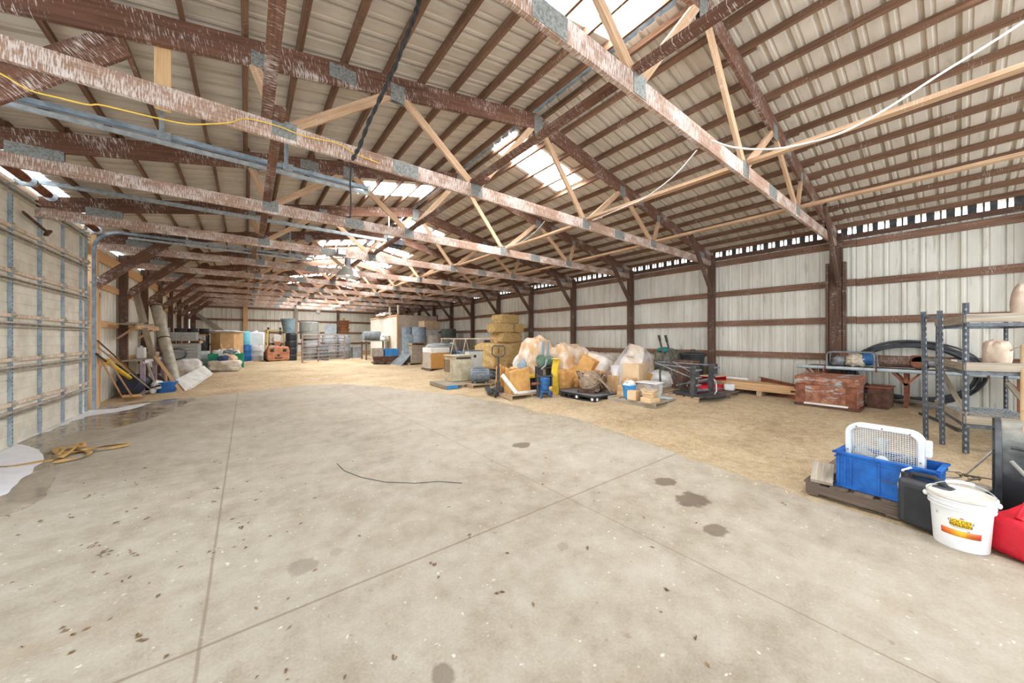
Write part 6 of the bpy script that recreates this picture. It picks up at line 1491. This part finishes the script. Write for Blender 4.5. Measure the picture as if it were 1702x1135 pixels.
pan = patch('label_panel', ac - .42, ac + .26, lambda f: (.168, .222), PANELY, t)
INK = plain('dark label ink', S(70, 52, 30), None, .5)
def wrap_text(txt, size, ac_, z, m, parent, name):
    cu = bpy.data.curves.new(name, 'FONT'); cu.body = txt; cu.size = size; cu.align_x = 'CENTER'; cu.resolution_u = 3
    tmp = bpy.data.objects.new(name, cu); COL.objects.link(tmp); dg = bpy.context.evaluated_depsgraph_get(); me = bpy.data.meshes.new_from_object(tmp.evaluated_get(dg)); bpy.data.objects.remove(tmp)
    for v in me.vertices:
        zz = z + v.co.y; r = pail_r(zz) + .0012; a = ac_ + v.co.x / r; v.co = (r * cos(a), r * sin(a), zz)
    me.materials.clear(); me.materials.append(m); o = bpy.data.objects.new(name, me); COL.objects.link(o); o.parent = parent; return o
wrap_text('GOLDEN', .030, ac - .08, .197, INK, pan, 'lettering'); wrap_text('MALRIN', .030, ac - .08, .172, INK, pan, 'lettering')
patch('label_line', ac - .40, ac + .18, lambda f: (.160, .1625), GREYP, t)
for k in range(3): patch('label_line', ac + .10, ac + .55, lambda f, k=k: (.106 + .009 * k, .1085 + .009 * k), INK, lab, .0008)
patch('label_mark', ac - .12, ac + .02, lambda f: (.228, .232 + .004 * sin(pi * f)), plain('label red', S(206, 70, 60), None, .5), t); patch('label_mark', ac + .12, ac + .22, lambda f: (.146, .150), INK, t)
patch('grey_print', ac - 1.0, ac - .86, lambda f: (.225, .2285), GREYP, t); patch('grey_print', ac - .98, ac - .90, lambda f: (.232, .238), GREYP, t)
# red fuel can
p = Vector((4.31, -.33, .012))
t = thing('fuel_can', 'red plastic fuel can right of the white pail', 'fuel can', p, -.62 + pi)
M_ = Matrix(((1, 0, 0), (0, 0, 1), (0, 1, 0)))
b = MB(); b.prism([(-.19, .03), (-.16, 0), (.16, 0), (.19, .03), (.19, .24), (.16, .27), (.04, .29), (-.10, .34), (-.17, .33), (-.19, .30)], -.12, .12, M_); b.build('can_body', RED, t, smooth=False, bevel=.028)
b = MB(); b.tube([(-.10, 0, .32), (-.06, 0, .385), (.06, 0, .375), (.13, 0, .27)], .024, 12); b.build('handle', RED, t); b = MB(); b.lathe([(.035, 0), (.04, .02), (.04, .05), (.02, .06), (.001, .06)], 18, (-.14, 0, .32)); b.build('cap', BLACK, t)
for s_ in (-1, 1): b = MB(); b.box((0, s_ * .118, .14), (.24, .012, .14)); b.build('side_panel', RED, t, bevel=.01)
# black drum fan
ax_d = Vector((CT, -ST, 0)); DC = Vector((5.12, -.20, .012)); DRR = .40
t = thing('drum_fan', 'big dusty black drum fan lying on its side at the right edge', 'drum fan', DC, -pi / 2 - .03)
DRM = plain('dusty black drum', S(84, 88, 92), S(46, 48, 52), .6, .1, 4, .2); DUST = plain('dust grey drum', S(150, 148, 140), S(118, 118, 114), .8, 0, 5)
Mx = Matrix.Rotation(pi / 2, 3, 'Y')
def dustdrum():
    m, b = base('drum with settled dust', .65, .1, .3); g_ = m.node_tree.nodes.new('ShaderNodeTexCoord'); s = m.node_tree.nodes.new('ShaderNodeSeparateXYZ'); m.node_tree.links.new(g_.outputs['Object'], s.inputs[0])
    n = nz(m, coords(m), 6, 5, .65); k = mth(m, 'ADD', mth(m, 'MULTIPLY', s.outputs[2], .75), mth(m, 'MULTIPLY', n, .5))
    m.node_tree.links.new(ramp(m, k, [(.55, S(46, 48, 52)), (.75, S(98, 100, 98)), (.95, S(166, 162, 150))]), b.inputs['Base Color']); return m
b = MB(); b.lathe([(DRR - .03, .0), (DRR, .0), (DRR, .62), (DRR - .03, .62)], 44, (0, 0, DRR + .02), Mx); b.build('drum_shell', dustdrum(), t)
for x in (.0, .6): b = MB(); b.lathe([(DRR - .02, x - .018), (DRR + .018, x - .012), (DRR + .018, x + .018), (DRR - .02, x + .024)], 44, (0, 0, DRR + .02), Mx); b.build('rolled_rim', DRM, t)
b = MB()
for k in range(9): r = .05 + .042 * k; b.tube([(-.02, r * cos(a), DRR + .02 + r * sin(a)) for a in [2 * pi * i / 30 for i in range(30)]], .004, 5, True)
for k in range(6): a = pi * k / 6; b.tube([(-.02, -.41 * cos(a), DRR + .02 - .41 * sin(a)), (-.02, .41 * cos(a), DRR + .02 + .41 * sin(a))], .005, 5)
b.build('grille', DRM, t)
for k in range(4): b = MB(); a = pi / 2 * k + .4; b.obox((.12, .2 * cos(a), DRR + .02 + .2 * sin(a)), (.03, -.03 * sin(a), .03 * cos(a)), (0, .17 * cos(a), .17 * sin(a)), (.003, 0, 0)); b.build('blade', GREYM, t)
b = MB()
for i in range(9):
    a = 1.95 + .22 * i / 8
b.add([(x, -(DRR + .004) * cos(a), DRR + .02 + (DRR + .004) * sin(a)) for a in (.98, 1.06, 1.14, 1.22) for x in (.12, .38)], [(2 * i, 2 * i + 1, 2 * i + 3, 2 * i + 2) for i in range(3)]); b.build('orange_sticker', plain('faded orange sticker', S(228, 150, 122), None, .7), t)
b = MB(); b.tube([(.06, -.36, DRR + .26), (.30, -.37, DRR + .24), (.5, -.37, DRR + .23)], .014, 8); b.build('latch_rod', BLACKM, t)
b = MB(); b.tube([(.06, -.40, DRR + .16), (.14, -.455, DRR + .05), (.13, -.46, DRR - .18), (.05, -.47, DRR - .30), (-.1, -.5, .02)], .014, 8); b.build('power_cable', plain('grey cable', S(150, 148, 140), None, .6), t)
b = MB(); b.lathe([(.001, 0), (.055, 0), (.055, .03), (.001, .04)], 18, (.28, -.455, DRR - .12), Matrix.Rotation(pi / 2, 3, 'X')); b.build('knob', plain('brown knob', S(122, 96, 76), None, .6), t)
for y in (-.25, .25): b = MB(); b.box((.3, y, .02), (.6, .06, .05)); b.build('foot_rail', BLACKM, t)
# white foam board with tangled wires, cap
p = at(1600, 800); 
t = thing('foam_board', 'dirty white foam board under tangled wires behind the pail', 'board', (5.12, .06, .012 + .13), -.3); b = MB(); b.box((0, 0, .04), (.34, .46, .07)); b.build('board', plain('dirty white foam', S(226, 220, 208), S(190, 180, 162), .8, 0, 6), t, bevel=.01); b = MB(); b.box((-.12, 0, .076), (.02, .4, .004)); b.build('groove', W_PALD, t)
b = MB(); rr = random.Random(15)
for k in range(10):
    pts = []; p0 = Vector((rr.uniform(-.15, .15), rr.uniform(-.2, .2), .02))
    for i in range(10): p0 = p0 + Vector((rr.uniform(-.07, .07), rr.uniform(-.07, .07), rr.uniform(-.02, .025))); p0.z = min(max(p0.z, .005), .09); pts.append(p0.copy())
    b.tube(pts, .0045, 5)
tag(b.build('wire_tangle', plain('dull wire', S(150, 142, 130), S(92, 82, 72), .6), loc=(5.12, .06, .222)), 'tangle of dull wires on the white foam board', 'wire', kind='stuff')
b = MB(); b.tube([at(1604, 790, .15) - Vector((5, 0, 0)), on_d(1652, 748, 3.02) - Vector((5, 0, 0))], .008, 7); tag(b.build('white_wire', CABLE_W, loc=(5, 0, 0)), 'stiff white wire rising from the tangle to the drum fan', 'wire')

# ---------------------------------------------------------------- floor: wet patch, strap, litter, loose straw
def floor_patch(name, poly, z, m, label, cat):
    P = [at(x, y) for x, y in poly]; c = sum(P, Vector()) / len(P); out = []
    for i in range(len(P)):
        p0, p1, p2, p3 = P[i - 1], P[i], P[(i + 1) % len(P)], P[(i + 2) % len(P)]
        for k in range(6):
            u = k / 6; q = .5 * ((2 * p1) + (p2 - p0) * u + (2 * p0 - 5 * p1 + 4 * p2 - p3) * u * u + (3 * p1 - p0 - 3 * p2 + p3) * u ** 3)
            n_ = mnoise.noise(q * 4) * .05; q = q + Vector((n_, -n_, 0)); out.append((max(q.x, XL + .08) - c.x, q.y - c.y))
    b = MB(); b.prism(out, 0, .0025); return tag(b.build(name, m, loc=(c.x, c.y, z), smooth=False), label, cat, kind='stuff')
def wet_mat():
    m, b = base('wet concrete', .12, 0, .6); a = nz(m, coords(m), 2.0, 5, .65)
    m.node_tree.links.new(ramp(m, a, [(.38, S(128, 114, 96)), (.62, S(168, 156, 138))]), b.inputs['Base Color'])
    m.node_tree.links.new(ramp(m, a, [(.4, (.05, .05, .05, 1)), (.65, (.35, .35, .35, 1))]), b.inputs['Roughness']); return m
floor_patch('wet_patch', [(-90, 780), (0, 741), (60, 718), (150, 684), (240, 668), (325, 662), (300, 676), (248, 698), (190, 712), (140, 716), (108, 728), (88, 752), (96, 785), (80, 815), (55, 840), (20, 855), (-20, 866), (-90, 862)], .0125, wet_mat(), 'dark wet patch on the concrete along the big door', 'puddle')
floor_patch('painted_glare', [(-60, 748), (0, 742), (38, 741), (66, 752), (72, 768), (48, 790), (22, 812), (0, 826), (-50, 832)], .015, plain('white glare', S(240, 240, 244), S(224, 226, 234), .35, 0, 6), 'bright white painted glare patch inside the wet area by the big door', 'glare')  # bright reflection in the wet patch, painted as a flat white shape
floor_patch('painted_glare', [(60, 716), (120, 695), (146, 684), (190, 680), (250, 670), (206, 684), (150, 692), (110, 706), (66, 722)], .015, bpy.data.materials['white glare'], 'thin painted white line of light along the bottom of the big door', 'glare')  # light leaking under the door, painted as a white strip
def ribbon(pts, w=.05, lift=.004):
    P = []
    for i in range(len(pts) - 1):
        p0, p1, p2, p3 = pts[max(i - 1, 0)], pts[i], pts[i + 1], pts[min(i + 2, len(pts) - 1)]
        for k in range(6): u = k / 6; P.append(.5 * ((2 * p1) + (p2 - p0) * u + (2 * p0 - 5 * p1 + 4 * p2 - p3) * u * u + (3 * p1 - p0 - 3 * p2 + p3) * u ** 3))
    P.append(pts[-1]); vs = []
    for i, p in enumerate(P):
        t_ = (P[min(i + 1, len(P) - 1)] - P[max(i - 1, 0)]).normalized(); s_ = Vector((t_.y, -t_.x, 0)).normalized() * w / 2; tw = sin(i * .33) * .012
        vs += [p + s_ + Vector((0, 0, tw)), p - s_ - Vector((0, 0, tw))]
    return vs, [(2 * i, 2 * i + 2, 2 * i + 3, 2 * i + 1) for i in range(len(P) - 1)]
b = MB(); STRAPM = plain('tan webbing', S(206, 168, 104), S(184, 144, 84), .85, 0, 14)
zz = .022
for path in (((-40, 777), (0, 775), (45, 771), (85, 764), (112, 757), (135, 748), (152, 744), (180, 740), (216, 736)), ((216, 738), (190, 743), (160, 747), (130, 750), (105, 752), (92, 750), (100, 745), (125, 746), (148, 750), (140, 758), (110, 764), (88, 768)), ((95, 756), (105, 747), (122, 742), (138, 741), (136, 737), (128, 738), (118, 748), (100, 760))):
    vs, fs = ribbon([at(x, y, zz) for x, y in path], .055); b.add(vs, fs); zz += .016
o = b.build('ratchet_strap', STRAPM); md = o.modifiers.new('thick', 'SOLIDIFY'); md.thickness = .003
tag(o, 'tan webbing strap lying in a loose tangle on the concrete', 'strap')
b = MB(); rr = random.Random(21); LEAF = plain('dry leaf', S(142, 112, 80), S(96, 74, 54), .9)
spots = [(150, 912), (160, 908), (175, 922), (168, 928), (182, 918), (212, 920), (225, 924), (28, 893), (120, 865), (118, 860), (195, 870), (155, 957), (118, 1057), (105, 1050), (120, 1088), (405, 880), (352, 920), (357, 838), (385, 816), (232, 1062), (236, 1066), (145, 827), (78, 778), (225, 806), (782, 894), (720, 940), (657, 1099), (1105, 985), (1160, 1065), (980, 915), (830, 990)]
for k in range(330):
    if k < len(spots) * 3: x, y = spots[k // 3]; p = at(x + rr.uniform(-5, 5), y + rr.uniform(-3, 3))
    else:
        p = Vector((rr.uniform(-2.2, 4.0), rr.uniform(.3, 8.5), 0)) if rr.random() < .6 else Vector((rr.gauss(-.6, .7), rr.uniform(1.2, 5.5), 0))
        if p.x < XL + .2: continue
    L = rr.uniform(.006, .022); a = rr.uniform(0, pi); d = Vector((cos(a), sin(a), 0)); s_ = Vector((-sin(a), cos(a), 0)) * L * rr.uniform(.25, .6); z = Vector((0, 0, .014)); up = Vector((0, 0, rr.uniform(.001, .008)))
    b.add([p - d * L + z, p + s_ + z + up, p + d * L + z, p - s_ + z + up * .5], [(0, 1, 2), (0, 2, 3)])
tag(b.build('leaf_litter', LEAF, smooth=False), 'dry leaf bits scattered over the concrete slab', 'leaf litter', kind='stuff')
b = MB()
P = [at(x, y, .016) for x, y in ((560, 770), (572, 782), (600, 793), (640, 801), (690, 803), (730, 800), (768, 803))]
b.tube(P, .003, 5); tag(b.build('dark_string', RUBBER), 'thin dark string lying on the concrete in the middle of the floor', 'string')
b = MB(); rr = random.Random(31); n_ = 0
while n_ < 9000:
    u = rr.random()
    if u < .62: p = Vector((rr.uniform(4.1, 9.7), rr.uniform(-.8, 12), 0)) if rr.random() < .6 else Vector((4.6 + abs(rr.gauss(0, .9)), rr.uniform(.2, 9), 0))
    else: p = Vector((rr.uniform(-2.4, 8.5), rr.uniform(11.3, 20), 0))
    if mnoise.noise(p * .9) + rr.uniform(-.5, .5) < -.15: continue
    g = max(ground(p.x, p.y), .012) + .022 * min(1, max(0, (p.x - 4.4) if p.y < 11 else 1)); L = rr.uniform(.02, .075); a = rr.uniform(0, pi); d = Vector((cos(a), sin(a), rr.uniform(-.1, .25))) * L; s_ = Vector((-sin(a), cos(a), 0)) * rr.uniform(.0015, .004)
    p.z = g; b.add([p - s_, p + s_, p + s_ + d, p - s_ + d], [(0, 1, 2, 3)]); n_ += 1
tag(b.build('loose_straw', plain('loose straw', S(230, 206, 156), S(190, 156, 106), .9, 0, 3), smooth=False), 'loose straw strewn over the earth floor and slab edge', 'straw', kind='stuff')
